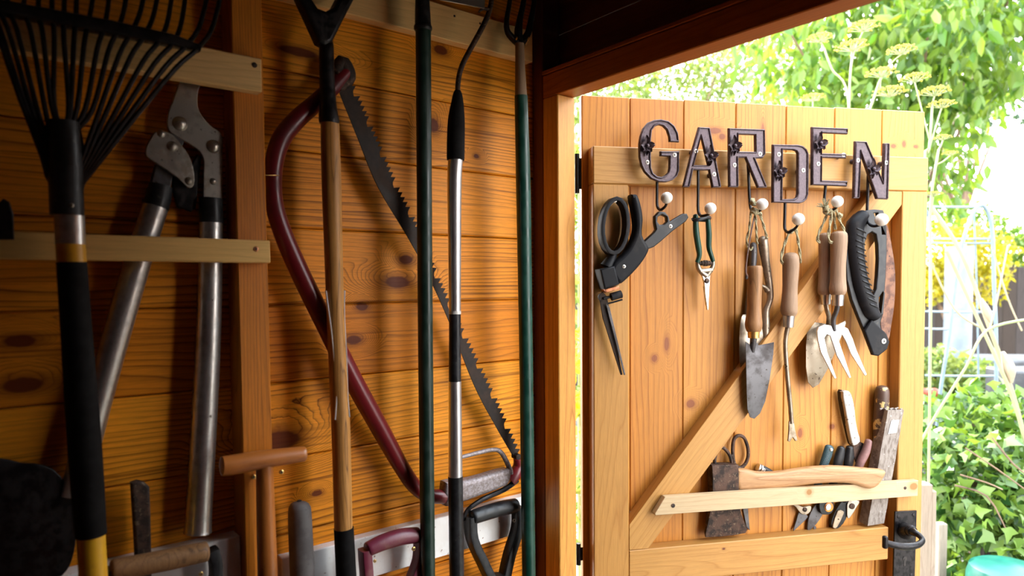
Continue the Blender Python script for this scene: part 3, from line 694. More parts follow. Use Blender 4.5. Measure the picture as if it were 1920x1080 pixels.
m.sweep([FD.px(*q4(x, y, w, 1)[:3]) for x, y, w in ((620, 203, .040), (632, 206, .050), (660, 202, .054), (700, 190, .052), (716, 196, .040), (700, 206, .030), (650, 205, .030))], [(.0034, .0012)]*7, 10, closed=True, ref=(0, 0, 1), smooth=3); m.build('strap', 'black', t)

# --- tools on letter R
def c5(x, y): return (1370+x/3.6, 360+y/3.6)
def q5(x, y, w, r): return (*c5(x, y), w, r/3.6)
def c6(x, y): return (1360+x/2.16, 340+y/2.16)
def q6(x, y, w, r): return (*c6(x, y), w, r/2.16)
def dish(depth, uc, uw):
    def fn(p, wm): 
        t = (p[0]-uc)/uw; return (p[0], p[1], p[2]+depth*min(t*t, 1.3))
    return fn
# one piece metal trowel at the back
t = thing('hand_trowel', 'one piece grey metal trowel hanging behind the brown handled one', 'trowel', FD, FD.px(1400, 705, .01))
m = MB(FD); m.rod([q5(152, 362, .012, 24), q5(152, 420, .012, 26), q5(148, 500, .011, 24), q5(135, 620, .010, 20), q5(120, 760, .009, 22), q5(110, 860, .008, 22), q5(105, 960, .008, 20)], seg=14, smooth=3, dome=(1, 0)); m.build('handle', 'dull_steel', t)
m = MB(FD); uc = FD.px(1399, 640, .008)[0]
m.plate([[(1391, 590), (1384, 605), (1381, 630), (1381, 665), (1386, 690), (1398, 707), (1412, 700), (1424, 680), (1430, 650), (1430, 620), (1424, 600), (1414, 590)]], .0075, .0095, .0007, smooth=3, fn=dish(.010, FD.px(1405, 640, .008)[0], .027)); m.build('blade', 'trowel_steel', t)
rope(FD, t, [(*c5(140, 100), .045), (*c5(125, 250), .03), (*c5(108, 330), .022), (*c5(130, 390), .02), (*c5(150, 372), .02)], 2.4)
# S-handled metal tool
t = thing('hand_cultivator', 'one piece cast metal hand tool with a finger grip handle, behind the brown handled trowel', 'hand tool', FD, FD.px(1436, 640, .02))
m = MB(FD); m.rod([q5(218, 330, .018, 34), q5(224, 380, .018, 33), q5(236, 470, .018, 28), q5(250, 560, .018, 26), q5(262, 640, .018, 24), q5(267, 710, .018, 22), q5(255, 760, .018, 20), q5(238, 810, .018, 24), q5(236, 900, .018, 27), q5(235, 1000, .018, 24), q5(232, 1060, .016, 18)], seg=16, smooth=4, dome=(1, .6))
m.rod([q5(250, 665, .018, 22), q5(228, 640, .019, 12), q5(214, 634, .020, 8)], seg=10, smooth=3, dome=(0, .8)); m.rod([q5(262, 735, .018, 18), q5(282, 722, .018, 6)], seg=8)
m.build('handle', 'trowel_steel', t)
m = MB(FD); m.plate([[(1424, 640), (1446, 640), (1450, 655), (1440, 668), (1428, 664)]], .015, .019, .001, smooth=3); m.build('tool_head', 'rust', t)
rope(FD, t, [(*c5(185, 120), .05), (*c5(215, 200), .042), (*c5(240, 290), .035), (*c5(248, 312), .022)], 2.4)
# brown handled trowel
t = thing('hand_trowel', 'trowel with worn brown wooden handle, brass ferrule and long dark grey blade', 'trowel', FD, FD.px(1415, 785, .03))
m = MB(FD); m.rod([q5(163, 500, .050, 44), q5(163, 520, .050, 51), q5(162, 600, .049, 50), q5(160, 700, .048, 47), q5(158, 790, .047, 47), q5(156, 860, .046, 54), q5(155, 895, .046, 57), q5(155, 925, .046, 52), q5(155, 942, .046, 44)], seg=20, smooth=3); hb = m.build('handle', 'brown_wood', t)
c = FD.px(*c5(108, 575), .058); m = MB(FD); m.ball(c, .0038, 12, sq=(.8, 1.2, .5)); m.build('thong_hole', 'cross', hb)
m = MB(FD); m.rod([q5(155, 940, .046, 40), q5(155, 985, .046, 37)], seg=20); m.build('ferrule', 'brass', t)
m = MB(FD); m.rod([q5(155, 980, .045, 24), q5(150, 1030, .043, 20), q5(148, 1080, .040, 14)], seg=12, smooth=3)
m.plate([[(73, 648), (88, 655), (102, 664), (118, 640), (135, 664), (160, 658), (187, 650), (184, 700), (172, 800), (158, 890), (140, 940), (118, 962), (98, 955), (84, 920), (80, 850), (76, 740)]], .038, .040, .0007, conv=c6, fn=dish(.007, FD.px(*c6(125, 760), .04)[0], .025)); m.build('blade', 'dull_steel', t)
m = MB(FD); m.sweep([FD.px(*c5(x, y), w_) for x, y, w_ in ((170, 130, .058), (150, 210, .064), (125, 350, .064), (108, 470, .062), (104, 540, .062), (115, 568, .060))], [(.0016, .0009)]*6, 8, smooth=4, ref=(0, 0, 1)); m.build('leather_thong', 'leather', t)
m = MB(FD); knot(m, FD, *c5(150, 75), .068, 8, 5); knot(m, FD, *c5(160, 125), .070, 8, 5); knot(m, FD, *c5(200, 145), .066, 5, 3); m.build('rope_knot', 'rope', t, label='pale green rope knot')
rope(FD, t, [(*c5(165, 130), .066), (*c5(172, 220), .06), (*c5(175, 300), .05), (*c5(180, 350), .034)], 2.4)

# --- weeder on D
t = thing('hand_weeder', 'long thin hand weeder with forked tip and grey wooden handle, on the letter D hook', 'weeder', FD, FD.px(*c6(270, 1050), .02))
m = MB(FD); m.rod([q6(265, 298, .052, 26), q6(265, 312, .051, 31), q6(265, 350, .050, 32), q6(262, 430, .048, 29), q6(260, 480, .047, 31), q6(258, 510, .046, 33), q6(258, 530, .045, 32), q6(257, 545, .045, 25)], seg=20, smooth=3, dome=(.35, 0)); m.build('handle', 'grey_wood', t)
m = MB(FD); m.rod([q6(257, 544, .045, 23), q6(255, 590, .044, 20)], seg=20); m.build('ferrule', 'alu', t)
m = MB(FD); m.rod([q6(254, 588, .044, 10), q6(246, 625, .044, 9), q6(243, 670, .043, 9), q6(250, 780, .040, 9.5), q6(262, 900, .036, 9), q6(268, 980, .034, 9)], seg=12, smooth=4)
m.plate([[(259, 972), (278, 972), (284, 1010), (293, 1050), (284, 1052), (274, 1036), (262, 1056), (254, 1052), (258, 1010)]], .032, .0355, .0008, conv=c6); m.build('shaft', 'trowel_steel', t)
rope(FD, t, [(*c6(236, 335), .048), (*c6(226, 315), .052), (*c6(238, 260), .056), (*c6(262, 205), .060), (*c6(285, 195), .062), (*c6(296, 250), .058), (*c6(304, 310), .054), (*c6(302, 330), .05)], 2.6)
m = MB(FD); knot(m, FD, *c6(268, 200), .062, 5.5, 4); knot(m, FD, *c6(285, 192), .064, 5, 3); m.build('rope_knot', 'rope', t)

# --- trowel and fork on E
def c7(x, y): return (1490+x/2.841, 360+y/2.842)
def q7(x, y, w, r): return (*c7(x, y), w, r/2.842)
def whandle(t, x, y0, y1, w, r, mat):
    m = MB(FD); h = y1-y0
    m.rod([q7(x+3, y0, w, r*.8), q7(x+3, y0+8, w, r*.97), q7(x+3, y0+h*.15, w, r), q7(x, y0+h*.5, w, r*.88), q7(x-1, y0+h*.75, w, r*.9), q7(x-2, y0+h*.88, w, r*1.0), q7(x-2, y0+h*.95, w, r*.98), q7(x-2, y1, w, r*.78)], seg=20, smooth=3, dome=(.3, 0)); m.build('handle', mat, t)
t = thing('hand_trowel', 'trowel with grey wooden handle and broad stained steel blade, behind the hand fork', 'trowel', FD, FD.px(*c7(90, 1040), .01))
whandle(t, 160, 225, 548, .044, 34, 'grey_wood')
m = MB(FD); m.rod([q7(165, 542, .043, 28), q7(166, 598, .042, 24)], seg=20); m.build('ferrule', 'alu', t)
m = MB(FD); m.rod([q7(165, 596, .042, 12), q7(172, 630, .044, 12), q7(182, 665, .036, 12), q7(178, 720, .024, 13), q7(160, 760, .016, 9)], seg=12, smooth=4)
m.plate([[(66, 688), (150, 700), (215, 705), (250, 684), (254, 694), (240, 740), (212, 830), (170, 950), (130, 1025), (95, 1043), (60, 1010), (42, 930), (42, 820), (52, 740)]], .016, .018, .0007, conv=c7, fn=dish(.009, FD.px(*c7(135, 820), .018)[0], .035)); m.build('blade', 'trowel_steel', t)
rope(FD, t, [(*c7(180, 95), .07), (*c7(160, 150), .068), (*c7(130, 215), .064), (*c7(122, 255), .062), (*c7(135, 268), .060)], 2.6)
t = thing('hand_fork', 'three pronged hand fork with bright tines and grey wooden handle', 'fork', FD, FD.px(*c7(300, 990), .04))
whandle(t, 232, 218, 548, .071, 43, 'grey_wood')
m = MB(FD); m.rod([q7(231, 542, .070, 31), q7(230, 605, .069, 27)], seg=20); m.build('ferrule', 'alu', t)
m = MB(FD); m.rod([q7(229, 602, .069, 13), q7(222, 635, .065, 13), q7(208, 670, .058, 13), q7(206, 700, .055, 12), q7(212, 740, .052, 10)], seg=12, smooth=4)
m.build('neck', 'dull_steel', t)
m = MB(FD); m.plate([[(120, 742), (130, 720), (160, 706), (205, 712), (248, 708), (285, 728), (310, 780), (330, 840), (386, 972), (376, 980), (300, 862), (276, 800), (256, 762), (236, 757), (236, 790), (258, 855), (302, 988), (292, 992), (226, 872), (202, 800), (190, 765), (172, 758), (160, 778), (176, 855), (224, 992), (213, 995), (140, 855), (124, 790)]], .050, .0535, .0012, conv=c7); m.build('tines', 'bright', t)
rope(FD, t, [(*c7(200, 100), .078), (*c7(190, 160), .078), (*c7(180, 230), .076), (*c7(186, 262), .074), (*c7(200, 270), .072)], 2.8)
rope(FD, t, [(*c7(222, 95), .074), (*c7(240, 150), .070), (*c7(262, 200), .068), (*c7(268, 220), .058)], 2.6)
rope(FD, t, [(*c7(210, 100), .074), (*c7(212, 150), .062), (*c7(216, 200), .058)], 2.6)
m = MB(FD); knot(m, FD, *c7(170, 95), .076, 8, 5); knot(m, FD, *c7(185, 105), .074, 7, 4); knot(m, FD, *c7(240, 128), .072, 6.5, 5)
for i in range(26):
    a = random.uniform(60, 170); L_ = random.uniform(25, 55); x, y = c7(165, 85); dx, dy = math.cos(R(a))*L_/2.84, -math.sin(R(a))*L_/2.84
    m.rod([(x, y, .074, .8), (x+dx*.6, y+dy*.6, .076+random.uniform(-.003, .003), .7), (x+dx, y+dy, .077+random.uniform(-.006, .006), .5)], seg=5)
m.build('rope_knot', 'rope', t, label='frayed pale rope knot')

# --- folding saw on N
def c8(x, y): return (1580+x/3.6, 380+y/3.6)
def q8(x, y, w, r): return (*c8(x, y), w, r/3.6)
t = thing('folding_saw', 'black folding pruning saw with ribbed curved grip and rusty curved blade', 'saw', FD, FD.px(*c8(230, 1035), LW))
m = MB(FD); m.plate([[(255, 90), (300, 150), (330, 280), (352, 430), (356, 560), (348, 700), (330, 820), (312, 920), (280, 900), (258, 830), (262, 700), (275, 500), (270, 300)]], LW+.006, LW+.008, .0005, smooth=3, conv=c8); m.build('blade', 'rust_red', t, label='rusty curved blade')
m = MB(FD); m.plate([[(170, 50), (220, 44), (275, 50), (290, 90), (300, 200), (300, 330), (293, 500), (285, 600), (268, 740), (256, 820), (262, 850), (298, 885), (318, 940), (302, 990), (245, 1036), (210, 1030), (150, 870), (110, 775), (65, 660), (30, 520), (20, 360), (26, 210), (46, 125), (90, 75), (130, 56)],
    [(170, 215), (200, 196), (228, 212), (238, 280), (242, 380), (236, 490), (228, 580), (205, 640), (186, 600), (165, 490), (150, 370), (152, 270)], [(138, 100), (150, 92), (165, 108), (160, 122), (142, 122)], [(248, 640), (272, 602), (280, 612), (268, 745), (248, 745)], [(262, 140), (286, 140), (288, 215), (268, 215)], [(212, 70), (240, 68), (245, 100), (222, 98)]], LW+.009, LW+.019, .002, conv=c8, res=3)
m.build('guard_frame', 'black', t)
m = MB(FD); L = [(110, 90), (70, 150), (60, 230), (62, 320), (75, 430), (95, 540), (125, 640), (165, 730), (195, 770)]
m.rod([(*c8(x+18, y), LW+.017, ((58 if 0 < i < 8 else 40)/3.6, .016)) for i, (x, y) in enumerate(L)], seg=20, smooth=4, dome=(.7, .3), ref=(0, 0, 1)); m.build('grip', 'dusty', t)
m = MB(FD)
for i in range(14):
    tt = i/13; y = 175+tt*510; x = 92+(40*tt*tt*2.4)+(8 if i < 2 else 0); 
    m.rod([q8(x, y, LW+.0325, 5), q8(x+32, y+14, LW+.033, 7), q8(x+56, y+30, LW+.027, 4)], seg=8, smooth=2, dome=(1, 1))
m.build('grip_ridges', 'black', t)
m = MB(FD); m.plate([[(150, 865), (200, 790), (262, 850), (298, 885), (318, 940), (302, 990), (245, 1036), (210, 1030)]], LW+.019, LW+.027, .003, conv=c8, res=3); m.build('pivot_housing', 'dusty', t)
screw(FD, t, *c8(278, 935), LW+.027, 5)

# --- lower rack
def c9(x, y): return (1300+x/4.571, 800+y/4.571)
def q9(x, y, w, r): return (*c9(x, y), w, r/4.571)
# scissors
t = thing('scissors', 'old rusty scissors standing loops up behind the hatchet head', 'scissors', FD, FD.px(*c9(450, 890), .004))
m = MB(FD); m.rod([q9(x, y, .010, 15) for x, y in ((392, 352), (350, 310), (336, 200), (348, 110), (388, 76), (436, 98), (466, 180), (468, 260), (440, 325))], seg=10, smooth=5, closed=True); m.rod([q9(415, 340, .009, 18), q9(425, 400, .006, 20), q9(440, 520, .004, 20)], seg=10, smooth=3); m.build('handle_loop', 'rust', t)
m = MB(FD); m.rod([q9(x, y, .014, 15) for x, y in ((190, 330), (185, 265), (212, 190), (252, 180), (292, 215), (318, 262), (326, 320), (290, 350), (240, 360))], seg=10, smooth=5, closed=True); m.rod([q9(315, 262, .014, 14), q9(340, 240, .013, 8)], seg=8); m.build('handle_loop', 'rust', t)
m = MB(FD); m.plate([[(415, 380), (455, 400), (468, 700), (486, 890), (455, 860), (425, 700)]], .0012, .0045, .0006, conv=c9); m.build('blade', 'dull_steel', t)
# hatchet
t = thing('hatchet', 'rusty hatchet with pale wooden handle lying along the batten', 'hatchet', FD, FD.px(*c9(300, 955), .015))
zt_, zb_ = FD.px(*c9(270, 330), .027)[1], FD.px(*c9(300, 960), .027)[1]
def hfn(p, wm):
    k = max(0, min(1, (p[1]-zb_)/(zt_-zb_))); s_ = .10+.9*min(1, k*1.35)**.8
    return (p[0], p[1], wm+(p[2]-wm)*s_)
m = MB(FD); m.plate([[(160, 330), (388, 328), (392, 450), (394, 560), (402, 650), (425, 760), (482, 893), (470, 926), (380, 944), (250, 958), (128, 964), (124, 930), (140, 830), (158, 700), (168, 560), (166, 440)]], .0065, .0295, .0012, conv=c9, fn=hfn)
for yy in (700, 780, 860): pass
m.build('axe_head', 'rust', t)
u0 = FD.px(*c9(400, 460), .02)[0]; u1 = FD.px(*c9(1540, 400), .02)[0]
def gfn(p, wm):
    k = max(0, (p[0]-u0)/(u1-u0)); return (p[0], p[1], p[2]+.034*k**1.1)
m = MB(FD); m.plate([[(390, 370), (550, 390), (700, 390), (850, 362), (1000, 336), (1150, 322), (1300, 325), (1450, 335), (1535, 338), (1560, 362), (1535, 420), (1495, 478), (1440, 504), (1375, 490), (1290, 466), (1150, 464), (1000, 480), (800, 515), (600, 540), (390, 556)]], .004, .026, .0085, smooth=2, conv=c9, fn=gfn, res=5); m.build('handle', 'hatchet_wood', t, grain='u')
# pocket pruning knife
t = thing('pocket_knife', 'small black riveted folding knife peeking over the hatchet handle', 'knife', FD, FD.px(*c9(790, 530), .004))
m = MB(FD); m.rod([(*c9(x, y), .0052, (r_/4.571, .0045)) for x, y, r_ in ((570, 352, 30), (640, 385, 30), (700, 430, 28), (770, 500, 26))], seg=14, smooth=3, ref=(0, 0, 1)); m.build('handle', 'black', t)
m = MB(FD); m.rod([q9(550, 345, .009, 32), q9(562, 351, .009, 33)], seg=16); m.rod([q9(572, 353, .009, 33), q9(582, 356, .009, 33)], seg=16); m.build('end_collar', 'alu', t)
screw(FD, t, *c9(607, 370), .0098, 2.6, name='rivet')
# secateurs
def secateur(label, handles, parts, org, piv):
    t = thing('secateurs', label, 'secateurs', FD, FD.px(*c9(*org), .004), group='secateurs behind the door batten')
    for L, mt in handles:
        m = MB(FD); m.rod([(*c9(x, y), w_, (r/4.571, d_)) for x, y, w_, r, d_ in L], seg=14, smooth=4, dome=(.6, .3), ref=(0, 0, 1)); m.build('handle', mt, t)
    for nm, o, w0_, w1_, mt in parts:
        m = MB(FD); m.plate([o], w0_, w1_, .0008, smooth=2, conv=c9); m.build(nm, mt, t)
    for x, y, w_, r, mt in piv:
        c = FD.px(*c9(x, y), w_); q = FD.depth(c)/FPX/4.571*r
        m = MB(FD); m.sweep([c-Vector((0, 0, .002)), c+Vector((0, 0, .0012)), c+Vector((0, 0, .002))], [q, q, q*.75], 18); m.build('pivot', mt, t)
    return t
s1 = secateur('secateurs with dotted dark teal grip, leftmost of the three behind the batten',
    [([(1165, 180, .016, 42, .006), (1140, 260, .016, 42, .006), (1100, 380, .014, 38, .006), (1060, 520, .012, 34, .005), (1010, 640, .010, 30, .005)], 'teal_grip')],
    [('blade', [(905, 735), (940, 740), (985, 770), (930, 830), (862, 893), (862, 870), (885, 800)], .004, .0065, 'dull_steel'), ('hook_jaw', [(855, 672), (900, 672), (940, 690), (985, 680), (1012, 685), (1005, 725), (975, 752), (935, 752), (905, 725), (880, 690)], .008, .012, 'trowel_steel')], (862, 893),
    [(955, 710, .012, 20, 'rust'), (1182, 197, .0225, 13, 'ball')])
m = MB(FD)
for i in range(9):
    for k in range(4):
        c = FD.px(*c9(1168-i*7+k*13-6, 222+i*13+k*3), .0225); m.ball(c, .0005, 6)
m.build('grip_dots', 'dots', s1)
secateur('black secateurs with orange ringed pivot and curved blade, middle of the three behind the batten',
    [([(1268, 185, .016, 34, .007), (1250, 260, .016, 44, .007), (1225, 380, .014, 40, .007), (1190, 520, .012, 38, .006), (1160, 640, .010, 40, .006)], 'black')],
    [('blade', [(1050, 670), (1090, 660), (1110, 700), (1105, 760), (1060, 830), (1010, 880), (985, 908), (978, 880), (985, 800), (1010, 730)], .004, .0075, 'dull_steel'), ('jaw', [(1080, 660), (1130, 640), (1200, 650), (1205, 700), (1180, 745), (1130, 755), (1095, 740)], .009, .0165, 'black'), ('counter_blade', [(1035, 850), (1055, 860), (1045, 888), (1030, 880)], .004, .006, 'dull_steel')], (985, 905),
    [(1160, 688, .0165, 42, 'orange'), (1155, 690, .0185, 26, 'bright')])
secateur('secateurs with one black and one faded pink handle, rightmost behind the batten',
    [([(1338, 180, .016, 32, .007), (1335, 260, .016, 42, .007), (1320, 380, .014, 38, .007), (1310, 520, .012, 34, .006), (1300, 640, .010, 34, .006)], 'black'),
     ([(1500, 125, .020, 26, .008), (1478, 210, .020, 38, .008), (1430, 310, .018, 36, .008), (1400, 400, .014, 32, .006), (1370, 520, .010, 30, .005)], 'pink')],
    [('anvil_jaw', [(1245, 680), (1275, 645), (1310, 645), (1330, 700), (1310, 790), (1260, 860), (1215, 876), (1185, 850), (1188, 800), (1215, 730)], .004, .012, 'black'), ('anvil_plate', [(1240, 722), (1285, 725), (1288, 750), (1235, 860), (1205, 868), (1198, 845)], .012, .015, 'tan'), ('blade', [(1330, 640), (1425, 635), (1400, 690), (1345, 778), (1322, 780), (1318, 720)], .0125, .015, 'steel')], (1215, 876),
    [(1360, 682, .0155, 25, 'rust'), (1242, 792, .015, 5, 'cross')])
# white handled knife
def c10(x, y): return (1560+x/3.6, 700+y/3.6)
def q10(x, y, w, r): return (*c10(x, y), w, r/3.6)
t = thing('grafting_knife', 'old knife with chipped white painted handle leaning in the rack', 'knife', FD, FD.px(*c10(200, 620), .01))
m = MB(FD); m.plate([[(75, 125), (118, 122), (140, 165), (155, 240), (163, 320), (178, 400), (193, 460), (150, 490), (132, 455), (110, 340), (88, 220)]], .012, .0235, .0025, smooth=2, conv=c10, res=3); m.build('handle', 'paint_white', t)
m = MB(FD); m.plate([[(58, 128), (80, 125), (95, 230), (120, 350), (140, 460), (150, 488), (130, 480), (105, 380), (75, 250)]], .005, .0165, .0015, smooth=2, conv=c10); m.build('tang', 'cross', t, label='dark blade back along the handle')
m = MB(FD); m.plate([[(145, 486), (190, 462), (225, 478), (215, 560), (170, 640), (150, 560)]], .010, .012, .0005, conv=c10); m.build('blade', 'rust', t)
# brown handle
t = thing('chisel', 'tool with round brown handle flaking to yellow, behind the grey wrapped block', 'chisel', FD, FD.px(*c10(325, 700), .012))
m = MB(FD); m.rod([q10(338, 100, .017, 38), q10(338, 125, .017, 45), q10(336, 180, .017, 46), q10(332, 260, .016, 46), q10(326, 350, .014, 44), q10(322, 450, .013, 38)], seg=20, smooth=3, dome=(.5, 0)); m.build('handle', 'paint_brown', t)
m = MB(FD); m.rod([q10(322, 445, .013, 14), q10(318, 600, .010, 14), q10(316, 700, .008, 14)], seg=10); m.build('shaft', 'rust', t)
# grey block
t = thing('sharpening_block', 'long grey paper wrapped block with a faded label leaning in the rack', 'block', FD, FD.px(*c10(240, 1028), .01))
m = MB(FD); NS = 14
ring = []
for i in range(NS+1):
    k = i/NS; jj = [random.uniform(-1.5, 1.5) for _ in range(6)]
    a = FD.px(*c10(315+(182-315)*k+jj[0], 238+(1000-238)*k), .010-.004*k); b = FD.px(*c10(378+(240-378)*k+jj[1], 250+(1030-250)*k), .043-.018*k); c = FD.px(*c10(486+(352-486)*k**1.0+jj[2], 246+(1012-246)*k), .034-.010*k)
    d_ = c+(a-b)*.9; ring.append([a, b, c, d_])
vs = [q for rr in ring for q in rr]; fs = []
for i in range(NS):
    for k in range(4): fs.append([i*4+k, (i+1)*4+k, (i+1)*4+(k+1) % 4, i*4+(k+1) % 4])
fs.append([0, 1, 2, 3]); fs.append([NS*4+3, NS*4+2, NS*4+1, NS*4])
m.add(vs, fs); blk = m.build('wrapped_body', 'paper', t, angle=20)
def facept(s_, k):  # point on front-right face: s across (b->c), k down
    i = min(int(k*NS), NS-1); f_ = k*NS-i; b = ring[i][1].lerp(ring[i+1][1], f_); c = ring[i][2].lerp(ring[i+1][2], f_); return b.lerp(c, s_)
nrm = (facept(1, .2)-facept(0, .2)).cross(facept(0, .1)-facept(0, .3)).normalized()
if nrm.z < 0: nrm = -nrm
m = MB(FD); q4_ = [facept(.28, .09), facept(.80, .085), facept(.76, .20), facept(.22, .205)]
m.add([p_+nrm*.0012 for p_ in q4_]+[p_-nrm*.0005 for p_ in q4_], [[3, 2, 1, 0], [4, 5, 6, 7], [0, 1, 5, 4], [1, 2, 6, 5], [2, 3, 7, 6], [3, 0, 4, 7]]); m.build('paper_label', 'label', t, flat=True)
m = MB(FD)
for i in range(5):
    x = 330+i*34; m.rod([(*c10(x-8, 244), .03+.003*(i % 2), 2.2), (*c10(x+12, 236-4*(i % 2)), .028, 1.4), (*c10(x+30, 246), .026, 1.8)], seg=6, smooth=2)
m.build('torn_edge', 'paper', t)

# ------------------------------------------------------------------ tools on the left wall
# leaf rake
t = thing('leaf_rake', 'black fan leaf rake standing tines up, with black and yellow shaft', 'rake', FW, FW.px(175, 1100, .10))
rw = .105
def zrail(x):  # cross bar line y for x
    return 12+(78)*(x/375)
m = MB(FW); m.rod([(-60, 2, .095, (12, .010)), (60, 26, .095, (12, .010)), (200, 52, .095, (12, .010)), (320, 76, .093, (10, .009)), (374, 92, .092, (6, .007))], seg=12, sec='rect', ref=(0, 0, 1)); m.build('cross_bar', 'black_iron', t)
tips = [(-70, -40, -40), (-30, -30, -32), (5, -10, -22), (30, 12, -2), (50, 45, 18), (75, 72, 60), (97, 98, 96), (122, 120, 120), (145, 142, 145), (180, 165, 170), (210, 195, 192), (245, 220, 215), (280, 245, 238), (305, 270, 262), (330, 300, 290), (355, 325, 312), (400, 350, 335), (425, 372, 356)]
for i, (x0_, x1_, x2_) in enumerate(tips):
    yb = zrail(x1_); hubx = 108+ (i-4)*2.6 if i < 17 else 148
    y_h = 360-abs(i-8.5)*9 if i not in (5, 6, 7, 8) else 240
    hx = 100+(i*3.1)
    pts = [(x0_, -70, .070, 4.2), (x0_*.55+x1_*.45, yb-45, .085, 4.2), (x1_, yb, .095, 4.4), (x1_*.8+hx*.2, yb+40, .100, 4.4), (x1_*.45+hx*.55+(0 if i not in (6, 7) else (-8 if i == 6 else 8)), (yb*.45+330*.55), .104, 4.6), (hx, 345 if i < 5 or i > 11 else 250, .106, 4.8)]
    m = MB(FW); m.rod(pts, seg=8, smooth=4); m.build('tine', 'black_iron', t)
m = MB(FW); m.rod([(118, 228, rw, (26, .016)), (122, 300, rw, (28, .018)), (126, 404, rw, (28, .018))], seg=18, smooth=3, ref=(0, 0, 1)); m.plate([[(92, 232), (140, 228), (148, 300), (100, 330)]], rw-.004, rw+.004, .001)
m.plate([[(60, 235), (150, 232), (168, 320), (152, 372), (108, 372), (84, 330)]], rw-.012, rw-.008, .001)
m.build('socket', 'black', t)
m = MB(FW); m.rod([(130.5, 402, rw, 24.5), (132, 458, rw, 24.5)], seg=24); m.build('ferrule', 'alu', t)
m = MB(FW); m.rod([(132, 457, rw, 24.2), (134.5, 494, rw, 24)], seg=24); m.build('yellow_band', 'yellow', t)
m = MB(FW); m.rod([(134.5, 492, rw, 25), (145, 640, rw, 26), (158, 820, rw-.002, 28), (171, 1003, rw-.004, 26)], seg=24, smooth=4); m.build('foam_grip', 'rubber', t)
m = MB(FW); m.rod([(170.5, 1000, rw-.004, 23.5), (178, 1140, rw-.006, 24)], seg=24); m.build('shaft', 'yellow', t)
screw(FW, t, 134, 385, rw+.017, 4, name='rivet', mat='steel')

# loppers
def c12(x, y): return (260+x/3.724, 140+y/3.724)
def q12(x, y, w, r): return (*c12(x, y), w, r/3.724)
t = thing('loppers', 'heavy steel loppers with silver tube handles hanging head up behind the battens', 'loppers', FW, FW.px(371, 998, .02))
m = MB(FW); m.plate([[(300, 40), (432, 45), (420, 100), (412, 160), (416, 225), (440, 280), (500, 350), (560, 392), (580, 425), (588, 500), (584, 870), (575, 885), (465, 876), (452, 850), (452, 700), (456, 610), (440, 555), (400, 512), (300, 452), (225, 405), (203, 365), (200, 320), (210, 260), (235, 190), (268, 100)]], .020, .026, .0012, smooth=2, conv=c12); m.build('anvil_arm', 'steel', t)
m = MB(FW); m.plate([[(115, 400), (185, 393), (245, 425), (300, 490), (350, 560), (380, 640), (392, 735), (378, 783), (340, 787), (300, 748), (245, 700), (130, 622), (60, 578), (48, 540), (60, 485), (85, 440)]], .027, .032, .0012, smooth=2, conv=c12); m.build('link_plate', 'steel', t)
m = MB(FW); m.plate([[(205, 395), (320, 465), (300, 510), (215, 440)]], .022, .0265, .001, conv=c12); m.build('blade', 'dull_steel', t)
m = MB(FW); m.plate([[(240, 690), (330, 700), (410, 560), (440, 570), (420, 760), (400, 930), (370, 955), (270, 925), (240, 800)]], .012, .019, .0015, conv=c12); m.build('jaw', 'black_iron', t)
m = MB(FW); m.plate([[(122, 622), (245, 690), (222, 800), (86, 765)]], .010, .024, .0015, conv=c12); m.build('arm_block', 'dull_steel', t)
for x, y, w_, r in ((288, 342, .026, 50), (522, 502, .026, 47), (520, 745, .026, 24), (158, 412, .032, 27), (235, 500, .032, 36), (350, 742, .032, 27)):
    c = FW.px(*c12(x, y), w_); q = FW.depth(c)/FPX/3.724*r; m = MB(FW)
    m.sweep([c, c+Vector((0, 0, q*.25)), c+Vector((0, 0, q*.5)), c+Vector((0, 0, q*.62))], [q, q*.92, q*.6, q*.12], 18); m.build('bolt', 'steel', t)
m = MB(FW); m.rod([q12(155, 775, .022, 76), q12(140, 850, .022, 82), q12(120, 925, .022, 82)], seg=22); m.rod([q12(122, 900, .022, 88), q12(116, 922, .022, 88)], seg=22); m.build('socket', 'black', t)
m = MB(FW); m.rod([q12(118, 925, .022, 82), (259, 488, .022, 23), (198, 700, .022, 23.5), (163, 833, .023, 24), (140, 930, .024, 25)], seg=26, smooth=3); m.build('tube_handle', 'alu', t)
m = MB(FW); m.rod([(395.5, 372, .022, 20.5), (396, 418, .022, 21.5)], seg=22); m.build('socket', 'black', t)
m = MB(FW); m.rod([(396, 417, .022, 20.5), (392, 600, .022, 21.5), (385, 750, .022, 22.5), (373, 965, .022, 23), (371, 998, .022, 25)], seg=26, smooth=3); m.build('tube_handle', 'alu', t)

# small dark things at left
m = MB(FW); m.plate([[(-30, 410), (6, 372), (18, 378), (26, 402), (27, 449), (-30, 449)]], .066, .074, .002)
m.build('iron_bracket', 'black_iron', label='black iron hook tip at the left edge, above the narrow batten', catg='bracket')
m = MB(FW); m.plate([[(246, 906), (258, 902), (272, 905), (281, 914), (283, 960), (286, 1120), (258, 1120), (252, 1000)]], .0215, .034, .003)
t = thing('flat_file', 'narrow flat dark tool standing upright at the white rail, left of the loppers foot', 'tool', FW, FW.px(270, 1120, .03)); m.build('handle', 'rust', t)
m = MB(FW); m.plate([[(-40, 880), (40, 868), (100, 880), (135, 930), (142, 1000), (134, 1050), (115, 1080), (60, 1130), (-40, 1140)]], .022, .026, .0015, smooth=3, fn=dish(.012, FW.px(50, 1000, .024)[0], .08))
t = thing('spade', 'black rounded spade in the dark bottom left corner', 'spade', FW, FW.px(50, 1130, .024)); m.build('blade', 'black_iron', t)
